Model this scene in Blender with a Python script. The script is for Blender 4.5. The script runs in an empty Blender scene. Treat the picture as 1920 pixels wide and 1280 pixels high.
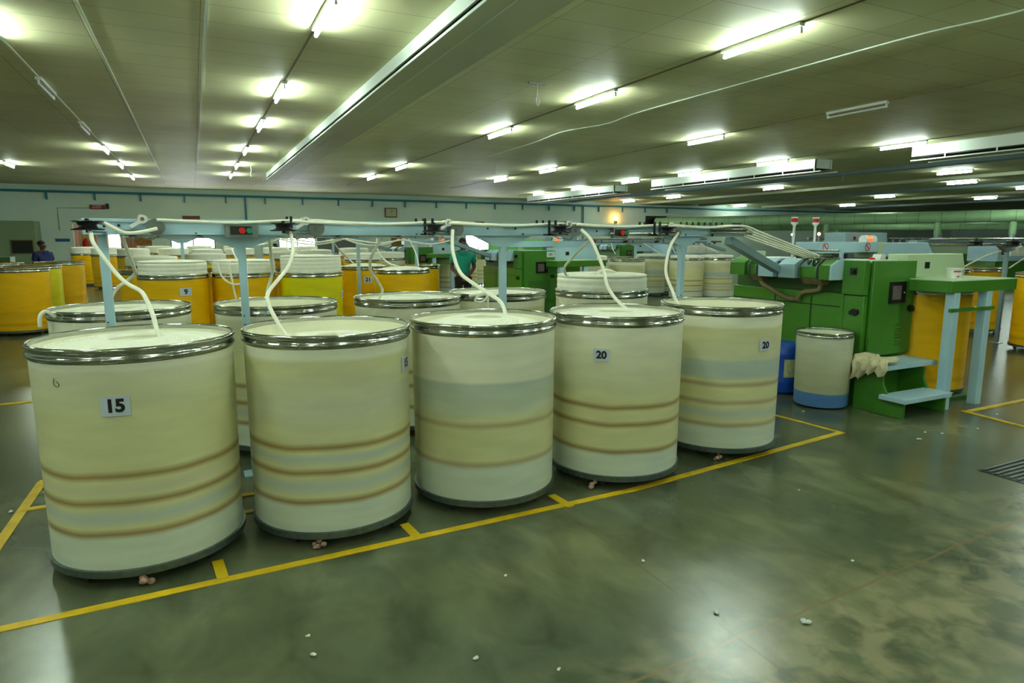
import bpy, bmesh, math, random
from mathutils import Vector, Matrix
random.seed(7)
C = bpy.data.collections.new('scene'); bpy.context.scene.collection.children.link(C)
S = bpy.context.scene
PI = math.pi; cos = math.cos; sin = math.sin
# ---------------------------------------------------------------- camera, world, exposure
cam = bpy.data.cameras.new('camera'); co = bpy.data.objects.new('camera', cam); C.objects.link(co)
co.location = (0, 0, 1.7); co.rotation_euler = (PI/2 - .1562, 0, -math.radians(26.0))
cam.sensor_width = 36; cam.lens = 1211/1920*36; cam.clip_end = 200; cam.clip_start = .05
S.camera = co
w = bpy.data.worlds.new('world'); S.world = w; w.use_nodes = True
w.node_tree.nodes['Background'].inputs[0].default_value = (.6, .75, .6, 1)
w.node_tree.nodes['Background'].inputs[1].default_value = .15
S.view_settings.view_transform = 'Standard'; S.view_settings.look = 'None'
S.view_settings.exposure = 1.25; S.view_settings.gamma = 1; S.view_settings.use_curve_mapping = False
LAMP = 74.0            # tube radiance
LAMPCOL = (.82, 1.0, .90)

# ---------------------------------------------------------------- materials
def lin(c):
    return tuple((v/255/12.92 if v/255 <= .04045 else ((v/255+.055)/1.055)**2.4) for v in c)
MATS = {}
def mat(name, rgb, rough=.5, metal=0, noise=0, scale=8, emit=0, bump=0, bscale=40, alpha=None, coat=0):
    if name in MATS: return MATS[name]
    m = bpy.data.materials.new(name); m.use_nodes = True; MATS[name] = m
    nt = m.node_tree; b = nt.nodes['Principled BSDF']
    c = lin(rgb) + (1,)
    b.inputs['Base Color'].default_value = c
    b.inputs['Roughness'].default_value = rough; b.inputs['Metallic'].default_value = metal
    if coat: b.inputs['Coat Weight'].default_value = coat
    if emit:
        b.inputs['Emission Color'].default_value = c; b.inputs['Emission Strength'].default_value = emit
    tc = nt.nodes.new('ShaderNodeTexCoord')
    if noise:
        n = nt.nodes.new('ShaderNodeTexNoise'); n.inputs['Scale'].default_value = scale; n.inputs['Detail'].default_value = 5
        nt.links.new(tc.outputs['Object'], n.inputs['Vector'])
        r = nt.nodes.new('ShaderNodeMapRange'); r.inputs['From Min'].default_value = .3; r.inputs['From Max'].default_value = .7
        r.inputs['To Min'].default_value = 1-noise; r.inputs['To Max'].default_value = 1+noise*.5
        nt.links.new(n.outputs['Fac'], r.inputs['Value'])
        mx = nt.nodes.new('ShaderNodeMix'); mx.data_type = 'RGBA'; mx.blend_type = 'MULTIPLY'; mx.inputs[0].default_value = 1
        mx.inputs[6].default_value = c; nt.links.new(r.outputs[0], mx.inputs[7])
        nt.links.new(mx.outputs[2], b.inputs['Base Color'])
    if bump:
        n2 = nt.nodes.new('ShaderNodeTexNoise'); n2.inputs['Scale'].default_value = bscale; n2.inputs['Detail'].default_value = 4
        nt.links.new(tc.outputs['Object'], n2.inputs['Vector'])
        bp = nt.nodes.new('ShaderNodeBump'); bp.inputs['Strength'].default_value = bump; bp.inputs['Distance'].default_value = .01
        nt.links.new(n2.outputs['Fac'], bp.inputs['Height']); nt.links.new(bp.outputs[0], b.inputs['Normal'])
    return m

def ramp(nt, stops, interp='LINEAR'):
    r = nt.nodes.new('ShaderNodeValToRGB'); cr = r.color_ramp; cr.interpolation = interp
    cr.elements[0].position = stops[0][0]; cr.elements[0].color = lin(stops[0][1])+(1,)
    cr.elements[1].position = stops[-1][0]; cr.elements[1].color = lin(stops[-1][1])+(1,)
    for p, c in stops[1:-1]:
        e = cr.elements.new(p); e.color = lin(c)+(1,)
    return r

def canmat(name, stops):
    """plastic can wall: bands at fixed heights (object z / 1.25), wobbling a little"""
    if name in MATS: return MATS[name]
    m = bpy.data.materials.new(name); m.use_nodes = True; MATS[name] = m
    nt = m.node_tree; b = nt.nodes['Principled BSDF']; L = nt.links.new
    tc = nt.nodes.new('ShaderNodeTexCoord'); sp = nt.nodes.new('ShaderNodeSeparateXYZ'); L(tc.outputs['Object'], sp.inputs[0])
    n = nt.nodes.new('ShaderNodeTexNoise'); n.inputs['Scale'].default_value = 2.2; n.inputs['Detail'].default_value = 2
    mp = nt.nodes.new('ShaderNodeMapping'); mp.inputs['Scale'].default_value = (1, 1, .35)
    L(tc.outputs['Object'], mp.inputs[0]); L(mp.outputs[0], n.inputs['Vector'])
    ma = nt.nodes.new('ShaderNodeMath'); ma.operation = 'MULTIPLY_ADD'; L(n.outputs['Fac'], ma.inputs[0]); ma.inputs[1].default_value = .03
    L(sp.outputs['Z'], ma.inputs[2])
    dv = nt.nodes.new('ShaderNodeMath'); dv.operation = 'MULTIPLY_ADD'; L(ma.outputs[0], dv.inputs[0]); dv.inputs[1].default_value = 1/1.25; dv.inputs[2].default_value = -.012
    r = ramp(nt, stops); L(dv.outputs[0], r.inputs[0])
    n2 = nt.nodes.new('ShaderNodeTexNoise'); n2.inputs['Scale'].default_value = 3; n2.inputs['Detail'].default_value = 6
    mp2 = nt.nodes.new('ShaderNodeMapping'); mp2.inputs['Scale'].default_value = (.8, .8, 4)
    L(tc.outputs['Object'], mp2.inputs[0]); L(mp2.outputs[0], n2.inputs['Vector'])
    rr = nt.nodes.new('ShaderNodeMapRange'); rr.inputs['From Min'].default_value = .3; rr.inputs['From Max'].default_value = .7
    rr.inputs['To Min'].default_value = .9; rr.inputs['To Max'].default_value = 1.05; L(n2.outputs['Fac'], rr.inputs[0])
    mx = nt.nodes.new('ShaderNodeMix'); mx.data_type = 'RGBA'; mx.blend_type = 'MULTIPLY'; mx.inputs[0].default_value = 1
    L(r.outputs[0], mx.inputs[6]); L(rr.outputs[0], mx.inputs[7]); L(mx.outputs[2], b.inputs['Base Color'])
    b.inputs['Roughness'].default_value = .38; b.inputs['Specular IOR Level'].default_value = .35
    return m

CREAM = (219, 216, 163); CR2 = (241, 239, 212); BR = (158, 128, 72); GREY = (196, 204, 190); PALE = (214, 222, 200)
def bands(zs, base=CREAM, low=PALE, extra=(), w=.015, br=BR):
    st = [(.0, low), (zs[0]-.045, low)]
    ev = []
    for z in zs: ev.append((z-w-.012, None)); ev.append((z, br)); ev.append((z+w+.016, None))
    out = [(0, low)]
    lo, hi = zs[0], zs[-1]
    for z, c in ev:
        if c is None: c = low if z < lo else base
        out.append((z, c))
    out += list(extra)
    out.append((1.2, CR2))
    out = sorted([(z/1.25, c) for z, c in out], key=lambda t: t[0])
    return out
# ---------------------------------------------------------------- palette
M = dict(
 chrome=mat('polished_steel', (182, 184, 176), .14, 1, bump=.25, bscale=14),
 steel=mat('brushed_steel', (150, 155, 150), .35, 1),
 galv=mat('galvanised', (105, 118, 112), .45, .8, noise=.25, scale=30),
 dark=mat('black_plastic', (16, 16, 18), .4),
 rubber=mat('rubber', (40, 38, 36), .7),
 blue=mat('light_blue_paint', (172, 204, 218), .38, noise=.06, scale=3),
 bluegrey=mat('blue_grey_paint', (132, 158, 165), .4, noise=.06, scale=3),
 green=mat('machine_green', (64, 122, 32), .34, noise=.12, scale=2.5, coat=.15),
 dgreen=mat('machine_green_dark', (50, 92, 34), .45, noise=.2, scale=3),
 pgreen=mat('pale_green_paint', (182, 202, 164), .4, noise=.05, scale=2),
 duct=mat('duct_green', (172, 214, 162), .42, noise=.12, scale=1.5), dseam=mat('duct_seam', (112, 150, 104), .5),
 lgreen=mat('bright_green', (120, 205, 110), .4),
 cotton=mat('cotton_sliver', (250, 249, 230), .95, noise=.05, scale=12, bump=.35, bscale=60),
 cloth=mat('cotton_cloth', (206, 196, 160), .95, noise=.18, scale=9, bump=.6, bscale=30),
 white=mat('white_plastic', (226, 228, 222), .4),
 plate=mat('plate_white', (205, 212, 222), .45),
 ink=mat('black_ink', (14, 14, 16), .6),
 red=mat('red_paint', (200, 30, 22), .4),
 dred=mat('dark_red_sign', (140, 28, 24), .5),
 brownred=mat('brown_sign', (120, 70, 60), .6),
 gbut=mat('green_button', (20, 130, 95), .4),
 grey=mat('grey_box', (112, 120, 116), .45),
 tan=mat('tan_hose', (120, 104, 66), .6, noise=.2, scale=20),
 bluepl=mat('blue_barrel', (22, 74, 178), .35, noise=.08),
 dblue=mat('can_blue_band', (92, 140, 205), .4),
 pipe=mat('pipe_blue', (52, 130, 150), .5, noise=.1),
 wall=mat('wall_paint', (220, 238, 224), .85, noise=.07, scale=.5),
 greenwall=mat('partition_green', (128, 148, 112), .8, noise=.05, scale=1),
 pink=mat('pink_curtain', (205, 160, 132), .8),
 glow=mat('window_daylight', (235, 240, 255), .5, emit=9),
 skin=mat('skin', (92, 60, 42), .6), hair=mat('hair', (18, 15, 14), .7),
 teal=mat('teal_shirt', (22, 150, 128), .8, noise=.12, scale=8), navy=mat('navy_shirt', (28, 38, 92), .85, noise=.15),
 trouser=mat('dark_trousers', (34, 30, 28), .85), 
 yline=mat('floor_yellow', (214, 176, 14), .45, noise=.22, scale=9),
 orange=mat('orange_lens', (235, 96, 20), .3, emit=.6),
 screen=mat('panel_screen', (78, 70, 66), .15, emit=.12),
 fluff=mat('cotton_fluff', (200, 204, 196), .95, bump=.6, bscale=60),
 ceilw=mat('fascia_white', (216, 226, 214), .6),
 soff=mat('soffit', (188, 192, 160), .6, noise=.06, scale=1),
 teald=mat('teal_motor', (12, 92, 100), .4),
 conduit=mat('ceiling_conduit', (132, 116, 78), .6, noise=.3, scale=3),
 tube=None)
def emat(name, col, s):
    m = bpy.data.materials.new(name); m.use_nodes = True; nt = m.node_tree
    b = nt.nodes['Principled BSDF']; b.inputs['Base Color'].default_value = (.8, .8, .8, 1)
    b.inputs['Emission Color'].default_value = col+(1,); b.inputs['Emission Strength'].default_value = s
    return m
M['tube'] = emat('fluorescent', LAMPCOL, LAMP)
M['rlamp'] = emat('red_led', (1, .12, .05), 14); M['glamp'] = emat('green_led', (.35, 1, .8), 14)
M['flame'] = emat('orange_siren', (1, .42, .05), 22)

# ---------------------------------------------------------------- mesh builder
class MB:
    def __init__(s): s.bm = bmesh.new()
    def box(s, x0, x1, y0, y1, z0, z1):
        v = [s.bm.verts.new(p) for p in ((x0,y0,z0),(x1,y0,z0),(x1,y1,z0),(x0,y1,z0),(x0,y0,z1),(x1,y0,z1),(x1,y1,z1),(x0,y1,z1))]
        for f in ((0,3,2,1),(4,5,6,7),(0,1,5,4),(1,2,6,5),(2,3,7,6),(3,0,4,7)): s.bm.faces.new([v[i] for i in f])
        return s
    def bar(s, p0, p1, wy, wz):
        """box beam between two points, wy wide across, wz high"""
        p0 = Vector(p0); p1 = Vector(p1); d = (p1-p0).normalized()
        a = d.cross(Vector((0,0,1)));  a = Vector((1,0,0)) if a.length < .01 else a.normalized()
        b = a.cross(d).normalized(); a = a*wy/2; b = b*wz/2
        r0 = [s.bm.verts.new(p0+q) for q in (-a-b, a-b, a+b, -a+b)]; r1 = [s.bm.verts.new(p1+q) for q in (-a-b, a-b, a+b, -a+b)]
        for i in range(4): s.bm.faces.new((r0[i], r0[(i+1)%4], r1[(i+1)%4], r1[i]))
        s.bm.faces.new(r0[::-1]); s.bm.faces.new(r1); return s
    def cyl(s, p0, p1, r, seg=20, r1=None, caps=True):
        return s.tube([p0, p1], r, seg, r1=r1, caps=caps, smooth=False)
    def tube(s, pts, r, seg=8, r1=None, caps=True, smooth=True, sub=5):
        P = [Vector(p) for p in pts]
        if smooth and len(P) > 2:
            Q = []
            for i in range(len(P)-1):
                a = P[max(i-1,0)]; b = P[i]; c = P[i+1]; d = P[min(i+2,len(P)-1)]
                for k in range(sub):
                    t = k/sub
                    Q.append(.5*((2*b)+(c-a)*t+(2*a-5*b+4*c-d)*t*t+(3*b-a-3*c+d)*t**3))
            Q.append(P[-1]); P = Q
        rings = []; n = len(P); up = None
        for i, p in enumerate(P):
            t = (P[min(i+1,n-1)]-P[max(i-1,0)]).normalized()
            if up is None:
                up = t.orthogonal().normalized()
            up = (up - t*up.dot(t)).normalized(); bi = t.cross(up)
            rr = r if r1 is None else r+(r1-r)*i/(n-1)
            rings.append([s.bm.verts.new(p+(up*cos(2*PI*k/seg)+bi*sin(2*PI*k/seg))*rr) for k in range(seg)])
        for a, b in zip(rings, rings[1:]):
            for k in range(seg): s.bm.faces.new((a[k], a[(k+1)%seg], b[(k+1)%seg], b[k]))
        if caps: s.bm.faces.new(rings[0][::-1]); s.bm.faces.new(rings[-1])
        return s
    def lathe(s, prof, cx=0, cy=0, seg=48, closed=False):
        rings = [[s.bm.verts.new((cx+r*cos(2*PI*k/seg), cy+r*sin(2*PI*k/seg), z)) for k in range(seg)] for r, z in prof]
        pr = list(zip(rings, rings[1:])) + ([(rings[-1], rings[0])] if closed else [])
        for a, b in pr:
            for k in range(seg): s.bm.faces.new((a[k], a[(k+1)%seg], b[(k+1)%seg], b[k]))
        return s
    def disc(s, r, z, cx=0, cy=0, seg=48):
        s.bm.faces.new([s.bm.verts.new((cx+r*cos(2*PI*k/seg), cy+r*sin(2*PI*k/seg), z)) for k in range(seg)]); return s
    def prism(s, poly, ax, a0, a1):
        """poly: 2-D points in the two other axes (in x,y,z order)"""
        def P(u, v, a): return {'x': (a,u,v), 'y': (u,a,v), 'z': (u,v,a)}[ax]
        A = [s.bm.verts.new(P(u,v,a0)) for u, v in poly]; B = [s.bm.verts.new(P(u,v,a1)) for u, v in poly]
        n = len(poly)
        for i in range(n): s.bm.faces.new((A[i], A[(i+1)%n], B[(i+1)%n], B[i]))
        s.bm.faces.new(A[::-1]); s.bm.faces.new(B); return s
    def sphere(s, c, r, sx=1, sy=1, sz=1, u=14, v=9):
        m = Matrix.Translation(c) @ Matrix.Diagonal((sx, sy, sz, 1))
        bmesh.ops.create_uvsphere(s.bm, u_segments=u, v_segments=v, radius=r, matrix=m); return s
    def build(s, name, m, parent=None, bevel=0, angle=40):
        bmesh.ops.recalc_face_normals(s.bm, faces=s.bm.faces)
        me = bpy.data.meshes.new(name)
        if parent is not None:
            o0 = parent
            off = Vector((0,0,0))
            while o0 is not None: off += Vector(o0.location); o0 = o0.parent
            bmesh.ops.translate(s.bm, verts=s.bm.verts, vec=-off)
        s.bm.to_mesh(me); s.bm.free(); me.materials.append(m)
        for p in me.polygons: p.use_smooth = True
        me.set_sharp_from_angle(angle=math.radians(angle))
        o = bpy.data.objects.new(name, me); C.objects.link(o); o.parent = parent
        if bevel:
            md = o.modifiers.new('bevel', 'BEVEL'); md.width = bevel; md.segments = 2; md.limit_method = 'ANGLE'
        return o
def recentre(o):
    if any(q.parent is o for q in C.objects): return o
    """put a one-mesh thing's origin at the middle of its base"""
    xs = [v.co for v in o.data.vertices]
    c = Vector(((min(v.x for v in xs)+max(v.x for v in xs))/2, (min(v.y for v in xs)+max(v.y for v in xs))/2, min(v.z for v in xs)))
    o.data.transform(Matrix.Translation(-c)); o.location = o.location + c; return o
def thing(name, label, cat, loc=(0,0,0), group=None):
    o = bpy.data.objects.new(name, None); C.objects.link(o); o.location = loc; o.empty_display_size = .1
    o['label'] = label; o['category'] = cat
    if group: o['group'] = group
    return o
def tag(o, label, cat, group=None, kind=None):
    if o.parent is None and kind is None: recentre(o)
    o['label'] = label; o['category'] = cat
    if group: o['group'] = group
    if kind: o['kind'] = kind
    return o
def struct(o, label=None):
    o['kind'] = 'structure'
    if label: o['label'] = label
    return o
def dup(o, loc, label=None, group=None, cat=None):
    def cp(a, par):
        b = a.copy(); C.objects.link(b)
        if par is not None: b.parent = par
        for ch in [x for x in C.objects if x.parent is a]: cp(ch, b)
        return b
    r = cp(o, None); r.location = loc
    if label: r['label'] = label
    if group: r['group'] = group
    if cat: r['category'] = cat
    return r
def text_bm(txt, size, depth=.0, bold=.0):
    cu = bpy.data.curves.new('t', 'FONT'); cu.body = txt; cu.size = size; cu.align_x = 'CENTER'; cu.align_y = 'CENTER'
    cu.extrude = depth; cu.offset = bold
    o = bpy.data.objects.new('t', cu); C.objects.link(o)
    bpy.context.view_layer.update()
    dg = bpy.context.evaluated_depsgraph_get(); me = bpy.data.meshes.new_from_object(o.evaluated_get(dg))
    bm = bmesh.new(); bm.from_mesh(me); bpy.data.objects.remove(o); bpy.data.curves.remove(cu); bpy.data.meshes.remove(me)
    return bm

# ================================================================= structure
ZC = 4.15; YB = 36.0; X0 = -14.0; X1 = 62.0; Y0 = -14.0
def floor_mat():
    m = bpy.data.materials.new('polished_concrete'); m.use_nodes = True; nt = m.node_tree; b = nt.nodes['Principled BSDF']; L = nt.links.new
    tc = nt.nodes.new('ShaderNodeTexCoord')
    def noise(sc, det, dist=0, stretch=None):
        n = nt.nodes.new('ShaderNodeTexNoise'); n.inputs['Scale'].default_value = sc; n.inputs['Detail'].default_value = det; n.inputs['Distortion'].default_value = dist
        if stretch:
            mp = nt.nodes.new('ShaderNodeMapping'); mp.inputs['Scale'].default_value = stretch; mp.inputs['Rotation'].default_value = (0,0,.5)
            L(tc.outputs['Object'], mp.inputs[0]); L(mp.outputs[0], n.inputs['Vector'])
        else: L(tc.outputs['Object'], n.inputs['Vector'])
        return n
    a = noise(.8, 6, .2); r1 = ramp(nt, [(.28, (70, 82, 64)), (.5, (96, 104, 80)), (.72, (124, 126, 96))]); L(a.outputs['Fac'], r1.inputs[0])
    c = noise(3.5, 10, .6, (1, .55, 1)); r2 = ramp(nt, [(.3, (178, 182, 170)), (.5, (222, 222, 214)), (.7, (255, 255, 246))]); L(c.outputs['Fac'], r2.inputs[0])
    mx = nt.nodes.new('ShaderNodeMix'); mx.data_type = 'RGBA'; mx.blend_type = 'MULTIPLY'; mx.inputs[0].default_value = 1
    L(r1.outputs[0], mx.inputs[6]); L(r2.outputs[0], mx.inputs[7])
    # worn pale patches beside the slab joint
    d = noise(6, 9, .4); sp = nt.nodes.new('ShaderNodeSeparateXYZ'); L(tc.outputs['Object'], sp.inputs[0])
    def math_(op, i0, i1=None):
        q = nt.nodes.new('ShaderNodeMath'); q.operation = op
        for k, v in enumerate((i0, i1)):
            if v is None: continue
            if isinstance(v, (int, float)): q.inputs[k].default_value = v
            else: L(v, q.inputs[k])
        return q.outputs[0]
    def near(val, at, wdt):  # 1 at distance 0, 0 beyond wdt
        return math_('MAXIMUM', math_('SUBTRACT', 1, math_('DIVIDE', math_('ABSOLUTE', math_('SUBTRACT', val, at)), wdt)), 0)
    wob = math_('MULTIPLY', math_('SUBTRACT', c.outputs['Fac'], .5), .05)
    yv = math_('ADD', sp.outputs['Y'], wob)
    slab = math_('SUBTRACT', yv, math_('MULTIPLY', sp.outputs['X'], .055))
    wornband = near(slab, 1.45, .62)
    patch = math_('MULTIPLY', wornband, math_('MULTIPLY', math_('SUBTRACT', d.outputs['Fac'], .40), 3.0))
    patch = math_('MINIMUM', math_('MAXIMUM', patch, 0), .5)
    mx2 = nt.nodes.new('ShaderNodeMix'); mx2.data_type = 'RGBA'; L(patch, mx2.inputs[0]); L(mx.outputs[2], mx2.inputs[6]); mx2.inputs[7].default_value = lin((160, 150, 118))+(1,)
    joint = near(slab, 1.76, .012)
    joint = math_('MINIMUM', math_('MULTIPLY', joint, 1.1), .7)
    mx3 = nt.nodes.new('ShaderNodeMix'); mx3.data_type = 'RGBA'; L(joint, mx3.inputs[0]); L(mx2.outputs[2], mx3.inputs[6]); mx3.inputs[7].default_value = lin((118, 100, 66))+(1,)
    xm = math_('ABSOLUTE', math_('SUBTRACT', math_('MODULO', math_('ADD', sp.outputs['X'], 98.0), 5.0), 2.5))
    crack = math_('MULTIPLY', math_('LESS_THAN', math_('SUBTRACT', 2.5, xm), .006), .6)
    mx4 = nt.nodes.new('ShaderNodeMix'); mx4.data_type = 'RGBA'; L(crack, mx4.inputs[0]); L(mx3.outputs[2], mx4.inputs[6]); mx4.inputs[7].default_value = lin((92, 78, 58))+(1,)
    L(mx4.outputs[2], b.inputs['Base Color'])
    rr = nt.nodes.new('ShaderNodeMapRange'); rr.inputs['From Min'].default_value = .3; rr.inputs['From Max'].default_value = .7
    rr.inputs['To Min'].default_value = .17; rr.inputs['To Max'].default_value = .29; b.inputs['Specular IOR Level'].default_value = .75; L(c.outputs['Fac'], rr.inputs[0])
    rg = math_('ADD', rr.outputs[0], math_('MULTIPLY', patch, .2)); b.inputs['Roughness'].default_value = .25
    bp = nt.nodes.new('ShaderNodeBump'); bp.inputs['Strength'].default_value = .12; bp.inputs['Distance'].default_value = .01; L(c.outputs['Fac'], bp.inputs['Height']); L(bp.outputs[0], b.inputs['Normal'])
    return m
def ceil_mat():
    m = bpy.data.materials.new('ceiling_panels'); m.use_nodes = True; nt = m.node_tree; b = nt.nodes['Principled BSDF']; L = nt.links.new
    tc = nt.nodes.new('ShaderNodeTexCoord'); mp = nt.nodes.new('ShaderNodeMapping'); mp.inputs['Location'].default_value = (.96, 0, 0)
    L(tc.outputs['Object'], mp.inputs[0])
    br = nt.nodes.new('ShaderNodeTexBrick'); L(mp.outputs[0], br.inputs['Vector']); br.offset = 0; br.squash = 1
    br.inputs['Scale'].default_value = 1; br.inputs['Brick Width'].default_value = 1.2; br.inputs['Row Height'].default_value = .61
    br.inputs['Mortar Size'].default_value = .006; br.inputs['Mortar Smooth'].default_value = .4; br.inputs['Bias'].default_value = 0
    br.inputs['Color1'].default_value = lin((218, 216, 170))+(1,); br.inputs['Color2'].default_value = lin((211, 210, 163))+(1,)
    br.inputs['Mortar'].default_value = lin((150, 148, 120))+(1,)
    n = nt.nodes.new('ShaderNodeTexNoise'); n.inputs['Scale'].default_value = .6; n.inputs['Detail'].default_value = 6; L(tc.outputs['Object'], n.inputs['Vector'])
    rr = nt.nodes.new('ShaderNodeMapRange'); rr.inputs['From Min'].default_value = .3; rr.inputs['From Max'].default_value = .7
    rr.inputs['To Min'].default_value = .88; rr.inputs['To Max'].default_value = 1.04; L(n.outputs['Fac'], rr.inputs[0])
    mx = nt.nodes.new('ShaderNodeMix'); mx.data_type = 'RGBA'; mx.blend_type = 'MULTIPLY'; mx.inputs[0].default_value = 1
    L(br.outputs['Color'], mx.inputs[6]); L(rr.outputs[0], mx.inputs[7]); L(mx.outputs[2], b.inputs['Base Color'])
    b.inputs['Roughness'].default_value = .62; b.inputs['Specular IOR Level'].default_value = .3
    bp = nt.nodes.new('ShaderNodeBump'); bp.inputs['Strength'].default_value = .3; bp.inputs['Distance'].default_value = .004; bp.invert = True
    L(br.outputs['Fac'], bp.inputs['Height']); L(bp.outputs[0], b.inputs['Normal'])
    return m
struct(MB().box(X0, X1, Y0, YB+5, -.2, 0).build('floor', floor_mat()))
struct(MB().box(X0, X1, Y0, YB+5, ZC, ZC+.2).build('ceiling', ceil_mat()))
# back wall with real openings: doorway, three windows, duct hole
OPEN = [(-4.95, -2.3, 0, 2.4), (-1.0, 1.0, 1.25, 2.3), (4.0, 5.9, 1.25, 2.3), (14.5, 16.2, 1.0, 2.25), (27.6, 29.6, 2.42, 3.3)]
xs = sorted({X0, X1} | {v for o in OPEN for v in o[:2]})
wb = MB()
for a, b_ in zip(xs, xs[1:]):
    o = [q for q in OPEN if q[0] <= a and q[1] >= b_]
    if o:
        if o[0][2] > 0: wb.box(a, b_, YB, YB+.25, 0, o[0][2])
        wb.box(a, b_, YB, YB+.25, o[0][3], ZC)
    else: wb.box(a, b_, YB, YB+.25, 0, ZC)
struct(wb.build('wall_back', M['wall']))
struct(MB().box(X0-.2, X0, Y0, YB+5, 0, ZC).build('wall_left', M['wall']))
struct(MB().box(X1, X1+.2, Y0, YB+5, 0, ZC).build('wall_right', M['wall']))
struct(MB().box(X0, X1, Y0-.2, Y0, 0, ZC).build('wall_front', M['wall']))
struct(MB().box(X0, X1, YB+5, YB+5.2, 0, ZC).build('wall_outer', M['pink']))
for i, (a, b_, c_, d_) in enumerate(OPEN[1:4]):
    wo = struct(MB().box(a, b_, YB+.12, YB+.14, c_, d_).build('window_%d' % (i+1), M['glow']))
    fr = MB()
    for x in (a, (a+b_)/2-.03, b_-.06): fr.box(x, x+.06, YB+.04, YB+.12, c_, d_)
    fr.box(a, b_, YB+.04, YB+.12, c_, c_+.05).box(a, b_, YB+.04, YB+.12, d_-.05, d_)
    fr.build('window_frame', M['grey'], wo)
struct(MB().box(-3.95, -3.2, YB+4.9, YB+4.95, .9, 2.3).build('window_4', M['glow']))
for i, x in enumerate((-4.75, -3.1)):
    cm = MB()
    for k in range(9):
        cm.cyl((x+k*.075, YB+.5+.03*(k % 2), .0), (x+k*.075, YB+.5+.03*(k % 2), 2.35), .045, 8)
    tag(cm.build('curtain', M['pink']), ('pink curtain hanging at the left of the doorway in the back wall', 'pink curtain hanging at the right of the doorway in the back wall')[i], 'curtain')
# painted floor lines: one marked bay
yl = MB()
LZ = [.003]
def line(x0, y0, x1, y1, wd):
    LZ[0] += .0005
    d = Vector((x1-x0, y1-y0, 0)).normalized(); n = Vector((-d.y, d.x, 0))*wd/2
    a = Vector((x0, y0, .0)); b_ = Vector((x1, y1, .0))
    lo = [yl.bm.verts.new(p) for p in (a-n, b_-n, b_+n, a+n)]; hi = [yl.bm.verts.new(p+Vector((0,0,LZ[0]))) for p in (a-n, b_-n, b_+n, a+n)]
    yl.bm.faces.new(hi)
    for i in range(4): yl.bm.faces.new((lo[i], lo[(i+1) % 4], hi[(i+1) % 4], hi[i]))
line(-1.45, 3.33, 2.6, 3.44, .055); line(2.6, 3.44, 5.1, 3.72, .055); line(5.08, 3.7, 5.0, 4.5, .04); line(-1.12, 3.6, -1.08, 5.4, .06)
for x in (.02, 1.05, 2.07): line(x, 3.38, x-.02, 3.6, .055)
line(-1.1, 4.86, -.9, 4.86, .05); line(-1.1, 5.4, -.4, 5.4, .05); line(.1, 4.5, .3, 4.5, .05); line(.1, 4.2, .3, 4.2, .05); line(-2.2, 8.2, -.6, 8.3, .05)
struct(yl.build('trim_1', M['yline']))
yl = MB(); line(6.86, 3.64, 9.5, 3.66, .05); line(6.82, 3.68, 6.72, 2.9, .035)
struct(yl.build('trim_2', M['yline']))

# ================================================================= sliver cans
BODY = {}
def prof_body(): return [(.455, .095), (.466, .10), (.474, 1.13), (.474, 1.17), (.466, 1.17), (.458, .12), (.0, .12)]
def rim_prof():
    return [(.470, 1.195), (.478, 1.200), (.486, 1.195), (.488, 1.186), (.483, 1.178), (.479, 1.172), (.479, 1.160), (.484, 1.152), (.487, 1.145), (.485, 1.138), (.479, 1.132), (.475, 1.124), (.472, 1.128), (.470, 1.19)]
SH = {}
def shared(key, fn):
    if key not in SH: SH[key] = fn()
    return SH[key]
def link_mesh(name, me, parent):
    o = bpy.data.objects.new(name, me); C.objects.link(o); o.parent = parent; return o
def mesh_of(mb, m, angle=40):
    o = mb.build('tmp', m, angle=angle); me = o.data; bpy.data.objects.remove(o); return me
def plate_on(parent, txt, phi, z, r=.476, wdt=.13, hgt=.1, size=.075):
    """curved placard and its printed digits on a can wall; phi = angle round the can"""
    base = Vector(parent.location); m = MB(); n = 6
    rows = []
    for zz in (z-hgt/2, z+hgt/2):
        for rr in (r, r+.003):
            rows.append([m.bm.verts.new((base.x+rr*cos(phi+(k/n-.5)*wdt/r), base.y+rr*sin(phi+(k/n-.5)*wdt/r), base.z+zz)) for k in range(n+1)])
    a, b_, c_, d_ = rows
    for k in range(n):
        for q in ((b_, d_), (c_, a), (a, b_), (d_, c_)): m.bm.faces.new((q[0][k], q[0][k+1], q[1][k+1], q[1][k]))
    for k in (0, n): m.bm.faces.new((a[k], b_[k], d_[k], c_[k]))
    p = m.build('number_plate', M['plate'], parent); p['label'] = 'small white plate reading %s' % txt
    t = MB(); t.bm.free(); t.bm = text_bm(txt, size, 0, .0034*size/.075)
    for v in t.bm.verts:
        u, h = v.co.x, v.co.y; rr = r+.0045
        v.co = Vector((base.x+rr*cos(phi+u/rr), base.y+rr*sin(phi+u/rr), base.z+z+h))
    t.build('digits', M['ink'], p)
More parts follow.
